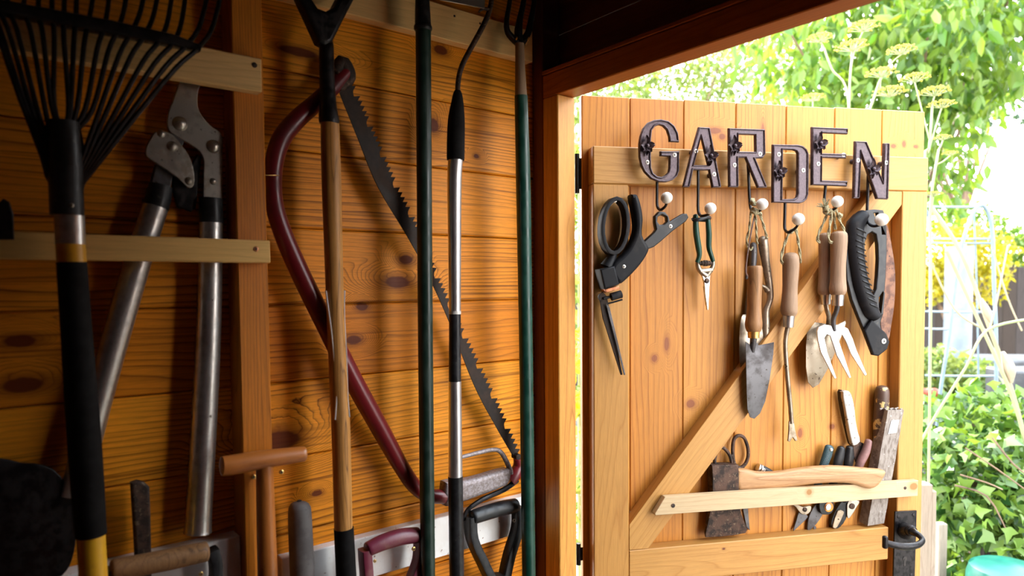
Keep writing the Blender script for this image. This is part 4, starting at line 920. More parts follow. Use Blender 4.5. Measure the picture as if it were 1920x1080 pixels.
# D-grip with dark wood
def dhandle(label, bar, left, right, yoke, bmat, fmat, w_, screws, sw):
    t = thing('spade_grip', label, 'grip', FW, FW.px(*yoke[-1][:2], w_), group='D-shaped spade grips by the white rails')
    m = MB(FW); m.rod([(x, y, w_, r) for x, y, r in bar], seg=20, smooth=4, dome=(.35, .35)); m.build('grip', bmat, t)
    m = MB(FW); m.rod([(x, y, w_-.002, (r, .011)) for x, y, r in left], seg=14, smooth=4, sec='rect', ref=(0, 0, 1)); m.rod([(x, y, w_-.002, (r, .011)) for x, y, r in right], seg=14, smooth=4, sec='rect', ref=(0, 0, 1))
    m.rod([(x, y, w_-.002, r) for x, y, r in yoke], seg=16, smooth=3); m.build('yoke', fmat, t)
    for q in screws: screw(FW, t, q[0], q[1], w_+q[3], q[2], mat=sw)
    return t
dhandle('spade grip with dark worn wooden bar and black side straps, by the yellow shaft', [(212, 1068, 19), (260, 1060, 20), (320, 1048, 20), (385, 1034, 19)], [(206, 1066, 10), (214, 1100, 10), (260, 1180, 12)], [(397, 1030, 11), (404, 1060, 10), (398, 1100, 10), (350, 1180, 12)], [(300, 1170, 24), (305, 1230, 22)], 'brown_wood', 'black', .055, [(377, 1076, 4, .008)], 'brass')
dhandle('spade grip in scuffed maroon plastic', [(690, 1030, 14), (715, 1018, 15), (750, 1007, 15.5), (782, 1003, 14.5)], [(684, 1030, 10), (686, 1060, 10), (693, 1110, 10), (725, 1160, 10)], [(787, 1006, 10), (787, 1035, 9), (779, 1070, 9), (745, 1150, 10)], [(735, 1140, 16), (738, 1200, 15)], 'maroon', 'maroon', .055, [(775.7, 1029, 4, .010), (703, 1052, 3, .009)], 'brass')
dhandle('spade grip in glossy black plastic under the bow saw handle', [(886, 970, 13.5), (910, 962, 14), (940, 953, 14), (966, 948, 13.5)], [(882, 968, 9.5), (885, 1010, 9), (905, 1055, 9), (922, 1090, 9)], [(971, 950, 9), (970, 990, 9), (955, 1040, 9), (944, 1090, 9)], [(933, 1078, 14), (935, 1160, 14)], 'black', 'black', .042, [(964, 976, 3.4, .009)], 'screw')

# T handle
t = thing('dibber', 'T-handled tool of orange varnished wood in front of the stud', 'dibber', FW, FW.px(505, 1120, .07))
m = MB(FW); m.rod([(416, 874, .078, 18), (440, 871, .078, 19), (490, 862, .078, 17.5), (540, 855, .078, 15.5), (570, 851, .078, 14)], seg=22, smooth=4, dome=(.08, .3)); m.build('crossbar', 'tshaft', t, grain='u')
m = MB(FW); m.rod([(496, 866, .076, 15), (498, 950, .075, 16.5), (502, 1080, .074, 18), (505, 1160, .074, 18.5)], seg=22, smooth=3); m.build('shaft', 'tshaft', t)
screw(FW, t, 476, 894, .0475, 4.5, mat='brass'); screw(FW, t, 528, 885, .0475, 4.5, mat='brass')

# grey handle
t = thing('hand_tool', 'upright tool with rounded grey rubber handle, right of the T-handled tool', 'tool', FW, FW.px(570, 1160, .045))
m = MB(FW); m.rod([(562, 948, .045, 18), (562, 958, .045, 21), (564, 1010, .045, 22), (567, 1080, .045, 22.5), (570, 1160, .045, 22)], seg=24, smooth=3, dome=(.45, 0))
m.build('grip', 'grip_grey' if 'grip_grey' in M_ else 'cast_rub', t) if False else None
M_['grip_grey'] = mottle('grey rubber grip', (.12, .105, .10), (.085, .072, .07), 40, rough=.7, bump=.1, c3=(.03, .02, .02), s3=150, t3=.72)
hb = m.build('grip', 'grip_grey', t)
m = MB(FW); c = FW.px(561, 939, .045); m.ball(c, .003, 10, sq=(1.3, .5, 1)); m.build('end_hole', 'cross', hb)

# garden fork with ash shaft (Y dee)
t = thing('garden_spade', 'long wooden shafted tool with black steel Y grip, left of the bow saw blade', 'spade', FW, FW.px(650, 1150, .055))
wf = .060
m = MB(FW); m.plate([[(540, -60), (562, -5), (582, 38), (600, 78), (612, 84), (624, 80), (645, 38), (667, -5), (695, -60), (664, -60), (636, -5), (627, 12), (613, 20), (598, 14), (585, -5), (568, -60)]], wf-.012, wf+.012, .006, res=3)
m.build('yoke', 'black_iron', t)
m = MB(FW); m.rod([(545, -62, wf, 16), (690, -58, wf, 16)], seg=18); m.build('grip', 'brown_wood', t, grain='u')
m = MB(FW); m.rod([(612, 72, wf, 10), (612, 84, wf, 13.5), (613, 140, wf, 14), (615, 190, wf, 15), (616, 216, wf, 18), (617, 226, wf, 19), (617, 232, wf, 18)], seg=22, smooth=2); m.build('socket', 'black_iron', t)
m = MB(FW); m.rod([(618.5, 228, wf, 17), (621.5, 340, wf, 18), (627, 530, wf, 16.5), (635, 720, wf, 17), (639, 800, wf, 17.3), (644, 995, wf, 16.8)], seg=24, smooth=3); m.build('shaft', 'shaft', t)
m = MB(FW); m.rod([(644.5, 990, wf, 18.3), (649.5, 1085, wf, 18.8), (653, 1170, wf, 18.8)], seg=24); m.build('rubber_sleeve', 'rubber', t)
t = thing('wire_clip', 'pair of thin bent silver wires clasping the wooden shaft at mid height', 'wire', FW, FW.px(640, 788, .06))
m = MB(FW); m.rod([(611, 545, wf+.006, 1.8), (614, 570, wf+.006, 1.8), (621, 620, wf+.008, 1.6), (627, 680, wf+.008, 1.6), (631, 722, wf+.008, 1.7), (631, 745, wf+.009, 1.7), (628, 787, wf+.01, 1.8)], seg=8, smooth=3)
m.build('wire', 'bright', t)
m = MB(FW); m.rod([(646, 545, wf+.006, 1.8), (645, 588, wf+.006, 1.9), (649, 660, wf+.008, 1.7), (651, 722, wf+.008, 1.7), (652, 750, wf+.009, 1.7), (655, 782, wf+.01, 1.8)], seg=8, smooth=3); m.build('wire', 'bright', t)

# bow saw
t = thing('bow_saw', 'large bow saw with oxblood red tube frame, toothed blade and grey hand grip', 'saw', FW, FW.px(830, 935, .03))
ws = .034
m = MB(FW); m.rod([(650, 135, ws, 13), (622, 165, ws, 15), (590, 195, ws, 16), (556, 225, ws, 17), (527, 262, ws, 17.5), (513, 312, ws, 17), (513, 370, ws, 16.5), (526, 425, ws, 17), (562, 510, ws, 18), (612, 612, ws, 18), (662, 712, ws, 18), (714, 806, ws, 17), (752, 874, ws, 15), (778, 912, ws, 14), (805, 929, ws, 13.5), (832, 931, ws, 13.5)], seg=24, smooth=5); m.build('frame', 'red', t)
m = MB(FW); m.rod([(630, 135, ws, 10), (640, 118, ws, 14), (650, 130, ws, 14), (655, 146, ws, 12), (646, 160, ws, 9)], seg=14, smooth=3, dome=(.6, .6)); m.plate([[(632, 120), (646, 108), (656, 118), (661, 140), (656, 160), (640, 170), (633, 150)]], ws-.006, ws+.008, .003, smooth=2); m.build('blade_clamp', 'rust', t)
BK = [(634, 168), (672, 262), (709, 351), (779, 470), (835, 586), (888, 720), (930, 800), (966, 862)]
TE = [(656, 150), (700, 250), (741, 345), (779, 421), (832, 547), (912, 716), (934, 762), (972, 850)]
bk = cat(BK, 6); te = cat(TE, 16); o = [tuple(q) for q in bk]
te = te[::-1]; L = len(te); acc = []
cum = [0]
for i in range(1, L): cum.append(cum[-1]+float(np.linalg.norm(te[i]-te[i-1])))
nt_ = 74
for i in range(nt_):
    def at(sv):
        sv = min(max(sv, 0), cum[-1]-1e-6); j = np.searchsorted(cum, sv, side='right')-1; f_ = (sv-cum[j])/(cum[j+1]-cum[j]); return te[j]+(te[j+1]-te[j])*f_
    a = at(cum[-1]*i/nt_); b = at(cum[-1]*(i+.6)/nt_); dr = at(cum[-1]*(i+1)/nt_)-a; nn = np.array((-dr[1], dr[0])); nn /= np.linalg.norm(nn)
    if nn[0] < 0: nn = -nn
    gap = (i % 6 == 5)
    acc.append(tuple(a-nn*(2 if not gap else 5))); 
    if not gap: acc.append(tuple(b+nn*6))
    else: acc.append(tuple(b-nn*4))
m = MB(FW); m.plate([o+acc], ws+.002, ws+.0035, .0003, res=0); m.build('saw_blade', 'saw', t)
m = MB(FW); m.plate([[(838, 905), (869, 903), (915, 891), (956, 879), (961, 890), (957, 905), (948, 914), (905, 930), (869, 943), (840, 951)]], ws-.013, ws+.013, .008, smooth=2, res=4); m.build('hand_grip', 'cast_grey', t, grain='u')
m = MB(FW); m.rod([(845, 862, ws+.004, 4), (870, 856, ws+.004, 4), (900, 848, ws+.004, 4.2), (925, 843, ws+.004, 4.2), (938, 847, ws+.004, 4.4), (948, 862, ws+.004, 4.6), (956, 880, ws+.004, 4.8), (958, 888, ws+.003, 4.6)], seg=12, smooth=4); m.build('knuckle_guard', 'cast_grey', t)
m = MB(FW); m.rod([(955, 903, ws-.004, 12), (966, 888, ws-.004, 12), (972, 872, ws-.004, 10), (970, 858, ws, 8)], seg=14, smooth=3); m.build('frame_end', 'red', t)
m = MB(FW); m.rod([(868, 975, ws, 4), (878, 955, ws, 4), (905, 936, ws, 4.5), (945, 918, ws, 5), (970, 900, ws, 5)], seg=10, smooth=4); m.build('tension_lever', 'black_iron', t)
m = MB(FW); m.rod([(832, 931, ws, 14), (848, 928, ws, 15)], seg=16); m.build('ferrule', 'black', t)
c = FW.px(967, 855, ws+.004); m = MB(FW); m.sweep([c-Vector((0, 0, .006)), c+Vector((0, 0, .008))], .006, 6); m.build('bolt', 'rust', t)
m = MB(FW); m.rod([(497, 328.5, ws+.016, .9), (513, 328.5, ws+.017, .9), (523, 329, ws+.012, .9)], seg=6); m.build('tie_wire', 'brass', t)

# green pole
t = thing('long_pole', 'long dark green pole with black upper section, at centre of the wall', 'pole', FW, FW.px(803, 1150, .075))
wp = .070
m = MB(FW); m.rod([(793.5, 52, wp, 14.5), (795.5, 340, wp, 14.2), (798.5, 720, wp, 14), (802.5, 1080, wp, 13.4), (803.5, 1150, wp, 13.4)], seg=24, smooth=3); m.build('shaft', 'dkgreen', t)
m = MB(FW); m.rod([(791, -60, wp, 12.5), (792, 0, wp, 13.5), (793, 46, wp, 15.2)], seg=24); m.rod([(793, 47, wp, 15.5), (793, 50, wp, 17), (793, 55, wp, 17), (793, 58, wp, 15)], seg=24); m.build('upper_section', 'black', t)
# hoe
t = thing('draw_hoe', 'silver and black hoe with a thin curved steel neck and black foam grip', 'hoe', FW, FW.px(856, 1150, .08))
wh = .075
m = MB(FW); m.rod([(921, -40, wh+.006, 4.6), (922, -5, wh+.005, 4.6), (917, 22, wh+.004, 4.8), (904, 52, wh+.003, 5), (882, 92, wh, 5), (866, 124, wh, 5), (859.5, 150, wh, 5), (858, 176, wh, 5)], seg=14, smooth=5); m.rod([(917, 18, wh+.004, 4), (906, 16, wh+.006, 3), (898, 22, wh+.006, 2)], seg=8, smooth=2); m.build('neck', 'rust', t)
m = MB(FW); m.plate([[(822, -40), (912, -40), (909, 16), (826, 0)]], wh+.008, wh+.0105, .0006); m.build('hoe_blade', 'steel', t)
m = MB(FW); m.rod([(858, 170, wh, 6), (858, 178, wh, 9), (857.5, 195, wh, 12), (856, 220, wh, 15.5), (855, 250, wh, 16.7), (854.3, 296, wh, 16.7), (854.3, 299, wh, 15.5)], seg=24, smooth=3); m.build('foam_grip', 'rubber', t)
m = MB(FW); m.rod([(854.5, 297, wh, 13.8), (852, 340, wh, 13.6), (852.5, 470, wh, 12), (853, 584, wh, 11)], seg=24, smooth=3); m.build('upper_tube', 'chrome', t)
m = MB(FW); m.rod([(853, 583, wh, 11.4), (853, 589, wh, 11.4)], seg=24); m.build('collar', 'ball', t)
m = MB(FW); m.rod([(853, 588, wh, 11), (853, 725, wh, 11.6)], seg=24); m.build('lower_tube', 'black', t, label='black printed tube section')
m = MB(FW); m.rod([(853, 715, wh, 11.9), (854, 895, wh, 13.2)], seg=24); m.build('lower_tube', 'chrome', t, label='silver tube section')
m = MB(FW); m.rod([(854, 893, wh, 14), (856.5, 1080, wh, 13.8), (857.5, 1160, wh, 13.8)], seg=24); m.build('handle_grip', 'black', t)
# fork green
t = thing('digging_fork', 'digging fork hung tines up with glossy green shaft, beside the door post', 'fork', FW, FW.px(992, 1150, .06))
wg = .074
m = MB(FW); m.rod([(977, 180, wg, 12.3), (981, 340, wg, 13.8), (984, 520, wg, 13.2), (987, 720, wg, 12.8), (991.5, 1080, wg, 12.8), (992.5, 1150, wg, 12.8)], seg=24, smooth=3); m.build('shaft', 'green', t)
m = MB(FW); m.rod([(974.5, 82, wg, 8.5), (975, 120, wg, 9.2), (977, 184, wg, 11.6)], seg=22); m.build('neck', 'grey_wood', t)
for L in ([(960, -60, .055, 3.5), (956, 0, .06, 4.3), (950, 38, .06, 5), (952, 60, .06, 6), (966, 76, .06, 7), (975, 82, .06, 7)], [(988, -60, .055, 3.5), (982, 0, .06, 5), (975, 35, .06, 6), (972, 60, .06, 8), (974, 84, .06, 8)], [(1006, -60, .055, 3.5), (1002, 0, .06, 4.3), (995, 40, .06, 5.5), (990, 62, .06, 6.5), (978, 80, .06, 7)]):
    m = MB(FW); m.rod(L, seg=12, smooth=4, ref=(0, 0, 1)); m.build('tine', 'black_iron', t)
t = thing('cup_hook', 'small brass hooks under the tines of the hanging fork', 'hook', FW, FW.px(978, 85, .03))
for x in (968, 990):
    m = MB(FW); m.rod([(x-3, 84, .022, 1.6), (x-2, 80, .045, 1.6), (x, 74, .066, 1.6), (x+2, 70, .072, 1.6)], seg=8, smooth=3); m.build('hook_pin', 'brass', t)

# ------------------------------------------------------------------ outdoors
m = MB(FG); m.box((-14, .93, -.04), (14, 30, -.01)); m.build('ground', 'ground', kind='structure')
rng = np.random.default_rng(5)
def leaves(name, mat, cent, rad, n, size, parent=None, label=None, catg=None, group=None, droop=.3, shape='oval', org=None, hollow=.3):
    """n little folded leaves in ellipsoid blobs; cent list of centres, rad list of radii"""
    if shape == 'ivy': T = np.array([(0, 0, 0), (.25, -.5, .02), (.45, -.22, .03), (1., 0, -.05), (.45, .22, .03), (.25, .5, .02)]); F_ = [(0, 1, 2, 3), (0, 3, 4, 5)]
    else: T = np.array([(0, 0, 0), (.35, -.22, .05), (.75, -.14, .02), (1., 0, -.08), (.75, .14, .02), (.35, .22, .05)]); F_ = [(0, 1, 2, 3), (0, 3, 4, 5)]
    k = len(cent); C_ = np.array([tuple(c) for c in cent]); Rr = np.array(rad, float)
    if Rr.ndim == 1: Rr = np.repeat(Rr[:, None], 3, 1)
    wts = Rr.prod(1)**(2/3); ii = rng.choice(k, n, p=wts/wts.sum())
    d = rng.normal(size=(n, 3)); d /= np.linalg.norm(d, axis=1)[:, None]; rr = rng.uniform(hollow, 1, n)**.6
    P = C_[ii]+d*Rr[ii]*rr[:, None]
    a = rng.normal(size=(n, 3)); a[:, 2] -= droop*2; a /= np.linalg.norm(a, axis=1)[:, None]
    b = np.cross(a, rng.normal(size=(n, 3))); b /= np.linalg.norm(b, axis=1)[:, None]; c = np.cross(a, b)
    s = size*rng.uniform(.6, 1.25, n)
    V = P[:, None, :]+(T[None, :, 0:1]*a[:, None, :]+T[None, :, 1:2]*b[:, None, :]+T[None, :, 2:3]*c[:, None, :])*s[:, None, None]
    V = V.reshape(-1, 3); nv = len(T)
    fs = (np.arange(n)[:, None, None]*nv+np.array(F_)[None]).reshape(-1, 4)
    org = Vector(org) if org is not None else (ORG[parent.name] if parent else Vector((C_[:, 0].mean(), C_[:, 1].mean(), V[:, 2].min())))
    V = V-np.array(tuple(org))
    me = bpy.data.meshes.new(name); me.from_pydata(V.tolist(), [], fs.tolist()); me.materials.append(M_[mat])
    at = me.attributes.new('pr', 'FLOAT', 'FACE'); at.data.foreach_set('value', np.repeat(rng.uniform(0, 1, n), 2).astype(np.float32))
    me.polygons.foreach_set('use_smooth', [True]*len(fs)); me.update()
    o = bpy.data.objects.new(name, me); COL.objects.link(o); ORG[o.name] = org
    if parent: o.parent = parent
    else: o.location = org
    if label: o['label'] = label
    if catg: o['category'] = catg
    if group: o['group'] = group
    return o
def limbs(parent, mat, Ls, name='branches'):
    m = MB(FG)
    for L in Ls: m.sweep([Vector(q[:3]) for q in L], [q[3] for q in L], 7, smooth=3)
    return m.build(name, mat, parent)
def base(p): return Vector((p[0], p[1], 0))
def tree(name, label, bx, d, blobs, leafm, n, size, droop, group=None, catg='tree', shape='oval', mat='twig'):
    b = base(G(bx, 540, d)); t = thing(name, label, catg, FG, b, group)
    C_ = [G(x, y, dd) for x, y, dd, r in blobs]; rr = [r for *_, r in blobs]
    leaves('foliage', leafm, C_, rr, n, size, t, droop=droop, shape=shape)
    Ls = []
    top = Vector((b[0], b[1], max(c[2] for c in C_)*.45))
    Ls.append([(*b, .06), (*(b.lerp(top, .5)+Vector((.03, .02, 0))), .05), (*top, .035)])
    for c in C_[::max(1, len(C_)//7)]: Ls.append([(*top, .03), (*(top.lerp(c, .5)+Vector((0, 0, .1))), .018), (*c, .006)])
    limbs(t, mat, Ls, 'trunk'); return t
# near leafy tree, right, hanging leaves
bl = []
for x, y, r in ((1480, 60, .38), (1560, 130, .34), (1620, 20, .4), (1680, 120, .36), (1740, 60, .36), (1800, 130, .34), (1850, 40, .36), (1900, 90, .34), (1700, 230, .28), (1770, 230, .28), (1830, 190, .24), (1780, 320, .22), (1760, 380, .14), (1600, 200, .3), (1900, -20, .4), (1770, -40, .45), (1640, -60, .45), (1520, 170, .25)):
    bl.append((x, y, 4.6+random.uniform(-.4, .5), r))
tree('leafy_tree', 'bright green broad leaved tree overhanging right of the door', 1700, 4.8, bl, 'leaf_tree', 5200, .105, .9)
bl = []
for x in range(880, 1500, 48):
    for y in (130, 195, 260): bl.append((x+random.uniform(-20, 20), y+random.uniform(-20, 20)-max(x-1070, 0)*.10, 7.5+random.uniform(-.5, .5), .42))
tree('hedge_tree', 'sunlit fine leaved tree behind the top of the door', 1250, 7.5, bl, 'leaf_fine', 12500, .075, .3)
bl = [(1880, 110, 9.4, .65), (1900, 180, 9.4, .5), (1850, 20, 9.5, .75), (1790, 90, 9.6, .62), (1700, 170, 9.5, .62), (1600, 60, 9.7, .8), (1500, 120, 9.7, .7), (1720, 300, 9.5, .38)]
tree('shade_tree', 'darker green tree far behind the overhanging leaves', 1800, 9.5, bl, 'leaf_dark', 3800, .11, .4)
bl = [(1752, 470, 6.6, .28), (1800, 470, 6.6, .3), (1850, 480, 6.6, .28), (1780, 520, 6.5, .26), (1840, 530, 6.5, .24), (1735, 540, 6.5, .2)]
tree('yellow_shrub', 'yellow leaved shrub in front of the grey fence', 1800, 6.5, bl, 'leaf_yel', 2600, .07, .2, catg='shrub')
bl = [(1830, 425, 8.5, .32), (1790, 420, 8.5, .3), (1890, 460, 8.5, .3), (1920, 470, 8.5, .3)]
tree('background_bush', 'soft green bush showing over the fence', 1850, 8.5, bl, 'leaf_tree', 1500, .09, .2, catg='bush')
# fence
fa = G(820, 530, 7.9); fb = G(2010, 530, 7.0); zt = G(1900, 500, 7.2)[2]
t = thing('garden_fence', 'weathered grey board fence across the end of the garden', 'fence', FG, base(fa.lerp(fb, .5)))
m = MB(FG); dv = (fb-fa); L = Vector((dv[0], dv[1], 0)).length; dn = Vector((dv[0], dv[1], 0)).normalized(); nb = int(L/.13)
for i in range(nb):
    c = base(fa)+dn*(L*(i+.5)/nb); m.rnd(); h = (zt+random.uniform(-.02, .02))/2; m.obox(c+Vector((0, 0, h)), dn, (-dn[1], dn[0], 0), (.062, .012, h), .002)
m.build('board_panel', 'fence', t, grain='w')
# column, planter wall, dark box
a = base(G(1797, 540, 4.4)); z1 = G(1797, 462, 4.4)[2]
m = MB(FG); m.sweep([a, a+Vector((0, 0, z1))], .078, 20); m.build('metal_flue', 'flue', label='pale blue grey pipe column behind the arched trellis', catg='pipe')
a = G(1700, 668, 4.9); b = G(2000, 668, 4.7); dn = Vector((b[0]-a[0], b[1]-a[1], 0)); L = dn.length; dn.normalize()
m = MB(FG); c = base(a.lerp(b, .5)); h = a[2]; m.obox(c+Vector((0, 0, h/2)), dn, (-dn[1], dn[0], 0), (L/2, .25, h/2), .01); m.build('planter_wall', 'stone', label='grey raised planter in front of the fence', catg='planter')
a = G(1890, 690, 3.72); m = MB(FG); m.obox(base(a)+Vector((.12, .1, a[2]/2)), r0, f0, (.22, .12, a[2]/2), .01); m.build('black_planter', 'darkbox', label='black box planter behind the ivy at the right edge', catg='planter')
# low slatted bench bits
a = G(1735, 775, 3.65); m = MB(FG)
for i in range(3): m.obox(Vector((a[0], a[1], a[2]-.03))+f0*(i*.11), r0, f0, (.35, .045, .012), .003)
for sx_ in (-.3, .3):
    for sy_ in (.0, .2): m.obox(Vector((a[0], a[1], (a[2]-.04)/2))+r0*sx_+f0*sy_, r0, f0, (.02, .02, (a[2]-.04)/2), .002)
m.build('garden_bench', 'stone', label='grey slatted bench behind the door edge', catg='bench')
# trellis arch
TD = 2.9
t = thing('arched_trellis', 'pale blue metal arch trellis beyond the door edge', 'trellis', FG, base(G(1800, 800, TD)))
def tr(Lp, r, nm):
    m = MB(FG); P = [G(x, y, d) for x, y, d in Lp]; P[0] = base(P[0]) if nm == 'hoop' else P[0]
    if nm == 'hoop': P[-1] = base(P[-1])
    m.sweep([Vector(q) for q in cat(P, 5)], r, 8); m.build(nm, 'trellis', t)
tr([(1745, 900, TD), (1757, 800, TD), (1778, 640, TD), (1796, 500, TD), (1812, 430, TD), (1832, 390, TD), (1848, 390, TD), (1860, 430, TD), (1864, 540, TD), (1868, 700, TD), (1870, 900, TD)], .0075, 'hoop')
tr([(1742, 900, TD+.35), (1743, 700, TD+.35), (1744, 500, TD+.35), (1742, 410, TD+.35), (1725, 386, TD+.35), (1700, 392, TD+.35), (1685, 430, TD+.35), (1680, 900, TD+.35)], .006, 'hoop')
for y, x0_, x1_ in ((388, 1715, 1838), (448, 1725, 1862), (456, 1725, 1862), (585, 1735, 1866), (617, 1735, 1778), (705, 1735, 1868), (775, 1735, 1762)):
    tr([(x0_, y-1, TD+.3), ((x0_+x1_)/2, y, TD+.15), (x1_, y, TD)], .005, 'crossbar')
tr([(1826, 400, TD+.1), (1832, 560, TD+.1), (1836, 800, TD+.1)], .004, 'crossbar')
# fennel
def umbel(label, stem, heads, d, rs=.004):
    b = base(G(stem[0][0], 800, d)); t = thing('fennel_plant', label, 'fennel', FG, b, 'flowering fennel stalks above the door')
    P = [G(x, y, d) for x, y in stem]; m = MB(FG); m.sweep([Vector(q) for q in cat([b]+P, 5)], rs, 8)
    for (fx, fy), (hx, hy), r in heads: m.sweep([Vector(q) for q in cat([G(fx, fy, d), (G(fx, fy, d)+G(hx, hy, d))/2+Vector((0, 0, -.01)), G(hx, hy+r*.55, d)], 4)], rs*.6, 6)
    m.build('stalk', 'stalk', t)
    for (fx, fy), (hx, hy), r in heads:
        c = G(hx, hy+r*.55, d); rr = r*d/FPX; m = MB(FG)
        for k in range(20):
            a = 2.399*k; q = math.sqrt((k+.5)/20); tip = c+Vector((math.cos(a)*q*rr, math.sin(a)*q*rr, rr*(.55-.28*q*q)))
            m.sweep([c, tip], rr*.022, 4, mi=0)
            for j in range(7):
                e = tip+Vector((random.uniform(-1, 1), random.uniform(-1, 1), random.uniform(-.2, .5)))*rr*.15; m.ball(e, rr*.055, 6, mi=1)
        m.build('flower_head', ['stalk', 'umbel'], t)
umbel('tall fennel with a broad yellow head nearest the middle of the sky gap', [(1590, 400), (1592, 200), (1595, 130), (1600, 100)], [((1600, 100), (1618, 44), 28), ((1592, 200), (1597, 80), 30)], 2.3)
umbel('bent fennel stalk left of the tallest yellow heads', [(1585, 400), (1590, 185), (1560, 130), (1545, 90)], [((1545, 90), (1538, 66), 24)], 2.5)
umbel('fennel with wide flat heads above the right end of the door', [(1600, 400), (1640, 180), (1670, 120)], [((1670, 120), (1690, 88), 26), ((1650, 165), (1652, 130), 28), ((1640, 180), (1668, 165), 30)], 2.2)
umbel('fennel clump leaning over the top right corner of the door', [(1730, 400), (1742, 280), (1748, 200)], [((1748, 200), (1752, 165), 28), ((1742, 260), (1715, 140), 26), ((1742, 280), (1765, 190), 24)], 2.1)
umbel('low yellow fennel head peeking over the door planks', [(1520, 400), (1523, 260)], [((1523, 260), (1524, 178), 22)], 2.5)
umbel('fennel beside the door edge under the tree', [(1745, 620), (1744, 400), (1760, 280)], [((1760, 280), (1768, 254), 16), ((1752, 310), (1782, 284), 14), ((1745, 400), (1750, 360), 16)], 2.0)
# reeds and stalks right
t = thing('dry_stalks', 'tall bleached stalks leaning across the trellis at the right', 'stalks', FG, base(G(1890, 800, 2.2)))
for Ls, r, mt in (([(1775, 470, 2.2), (1830, 590, 2.2), (1880, 700, 2.2), (1915, 800, 2.2), (1960, 1000, 2.2)], .006, 'stalk'), ([(1740, 380, 2.3), (1800, 470, 2.3), (1850, 600, 2.3), (1900, 740, 2.3), (1930, 860, 2.3)], .007, 'straw'),
                  ([(1725, 830, 1.9), (1760, 770, 1.9), (1810, 690, 1.9), (1850, 620, 1.9), (1930, 598, 1.9)], .004, 'stalk'), ([(1890, 460, 2.1), (1870, 560, 2.1), (1855, 620, 2.1)], .003, 'straw'), ([(1862, 470, 2.4), (1890, 560, 2.4), (1916, 620, 2.4)], .003, 'straw'),
                  ([(1740, 480, 2.4), (1790, 580, 2.4), (1850, 620, 2.4)], .0035, 'straw')):
    m = MB(FG); m.sweep([Vector(q) for q in cat([G(*q) for q in Ls], 5)], r, 8); m.build('stalk', mt, t)
for L_ in ([(1840, 560, 2.2, .004), (1850, 585, 2.2, .013), (1858, 605, 2.2, .004)], [(1880, 660, 2.2, .006), (1892, 690, 2.2, .018), (1896, 718, 2.2, .005)]):
    m = MB(FG); m.sweep([G(*q[:3]) for q in L_], [q[3] for q in L_], 10, smooth=4); m.build('seed_pod', 'wrap', t)
# ivy mass
b = base(G(1830, 900, 2.4)); t = thing('ivy_bush', 'dense ivy bush with glossy leaves filling the lower right', 'ivy', FG, b)
bl = [(1800, 800, 2.45, .13), (1850, 780, 2.5, .15), (1905, 800, 2.5, .15), (1770, 860, 2.35, .12), (1830, 880, 2.3, .16), (1890, 880, 2.35, .16), (1790, 950, 2.3, .13), (1850, 960, 2.25, .16), (1915, 960, 2.3, .16), (1800, 1040, 2.3, .14), (1870, 1050, 2.3, .16), (1930, 1060, 2.3, .18), (1780, 1100, 2.3, .14), (1840, 1150, 2.3, .2), (1960, 880, 2.4, .2), (1755, 780, 2.6, .1)]
leaves('foliage', 'leaf_ivy', [G(x, y, d) for x, y, d, r in bl], [r for *_, r in bl], 3600, .052, t, droop=.5, shape='ivy', hollow=.5)
limbs(t, 'twig', [[(*b, .02), (*(b+Vector((0, 0, .4))), .02), (*G(1830, 900, 2.35), .01)], [(*G(1790, 910, 2.2), .003), (*G(1850, 930, 2.15), .003), (*G(1885, 990, 2.1), .002)], [(*G(1810, 840, 2.2), .0025), (*G(1870, 880, 2.15), .0025), (*G(1925, 920, 2.1), .002)], [(*G(1800, 890, 2.2), .0025), (*G(1850, 905, 2.15), .0025), (*G(1880, 918, 2.1), .002)], [(*G(1860, 820, 2.2), .003), (*G(1900, 870, 2.15), .003), (*G(1940, 900, 2.1), .002)]], 'twigs')
bl = [(1750, 720, 4.08, .13), (1800, 700, 4.08, .13), (1850, 720, 4.08, .14), (1760, 680, 4.08, .12), (1830, 745, 4.05, .13), (1880, 750, 4.05, .15), (1745, 700, 4.05, .13), (1915, 740, 4.08, .12), (1780, 740, 4.05, .14)]
tree('bedding_plants', 'bright green bedding plants at the planter behind the ivy', 1790, 4.08, bl, 'leaf_fine', 2200, .055, .2, catg='plants')
m = MB(FG)
b = base(G(1736, 1000, 1.95))
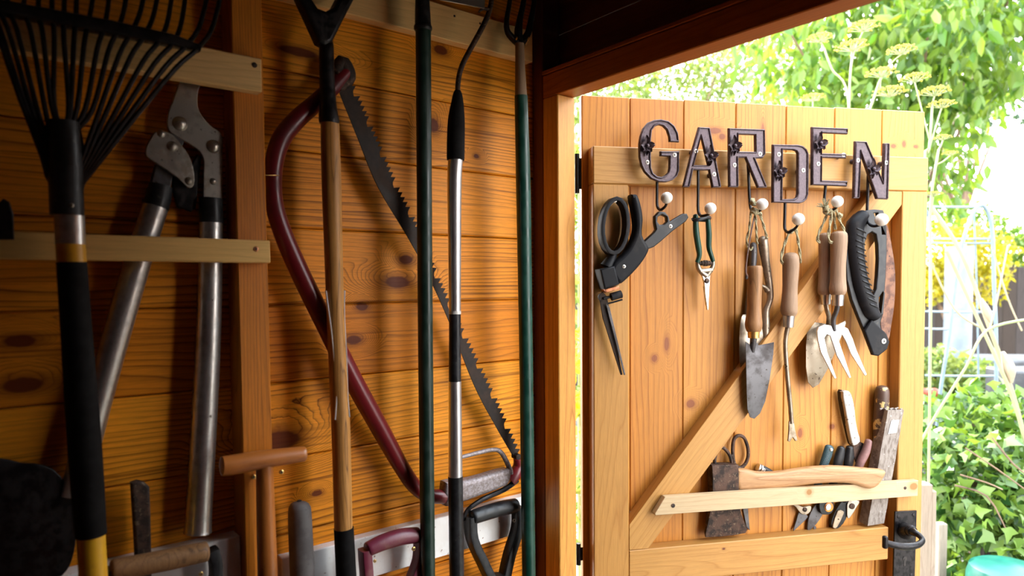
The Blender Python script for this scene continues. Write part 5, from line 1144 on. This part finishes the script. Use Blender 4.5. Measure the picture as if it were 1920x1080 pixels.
for i, (x, w_) in enumerate(((1731, .017), (1744, .008))):
    a = G(x, 905+i*12, 1.95); m.rnd(); m.obox(Vector((a[0], a[1], a[2]/2)), r0, f0, (w_, .02, a[2]/2), .003)
m.build('fence_post', 'oldpost', grain='w', label='bleached wooden post right behind the iron door handle', catg='post')
for i, (x, y, lb) in enumerate(((1765, 980, 'short grey stake in the ivy near the bleached post'), (1846, 1020, 'dark grey stake standing under the ivy'))):
    a = G(x, y, 2.1+.1*i); m = MB(FG); m.rnd(); m.obox(Vector((a[0], a[1], a[2]/2)), r0, f0, (.013, .013, a[2]/2), .003); m.build('garden_stake', 'oldpost' if i == 0 else 'fence', grain='w', label=lb, catg='stake')
# turquoise tub
a = G(1890, 1120, 1.95); m = MB(FG); z = G(1890, 1052, 1.95)[2]
m.sweep([base(a), Vector((a[0], a[1], z*.6)), Vector((a[0], a[1], z-.05)), Vector((a[0], a[1], z-.012)), Vector((a[0], a[1], z))], [.08, .10, .105, .07, .01], 28, smooth=3)
m.build('plastic_cover', 'teal', label='turquoise plastic dome at the bottom right corner', catg='cover')
# flowers seen in the gap beside the door post
t = thing('flower_bed', 'yellow flowering plants seen through the hinge gap of the door', 'flowers', FG, base(G(1085, 800, 2.2)))
bl = [(1085, y, 2.2+(y % 3)*.1, .10) for y in range(300, 1060, 70)]
leaves('foliage', 'leaf_fine', [G(x, y, d) for x, y, d, r in bl], [r for *_, r in bl], 1300, .045, t, droop=.2)
leaves('petals', 'petal_y', [G(1085, y, 2.1) for y in (630, 680, 730, 770)], [.06]*4, 120, .04, t, droop=0)
limbs(t, 'stalk', [[(*ORG[t.name], .006), (*(ORG[t.name]+Vector((0, 0, .7))), .005), (*G(1085, 330, 2.2), .003)]], 'stem')
t = thing('fruit_pots', 'red fruits on the shelf beside the door edge', 'fruit', FG, G(1735, 742, 3.2))
m = MB(FG)
for x in (1732, 1742, 1752): c = G(x, 736, 3.15); m.ball(c, .022, 12)
m.build('fruit', 'petal_r', t)
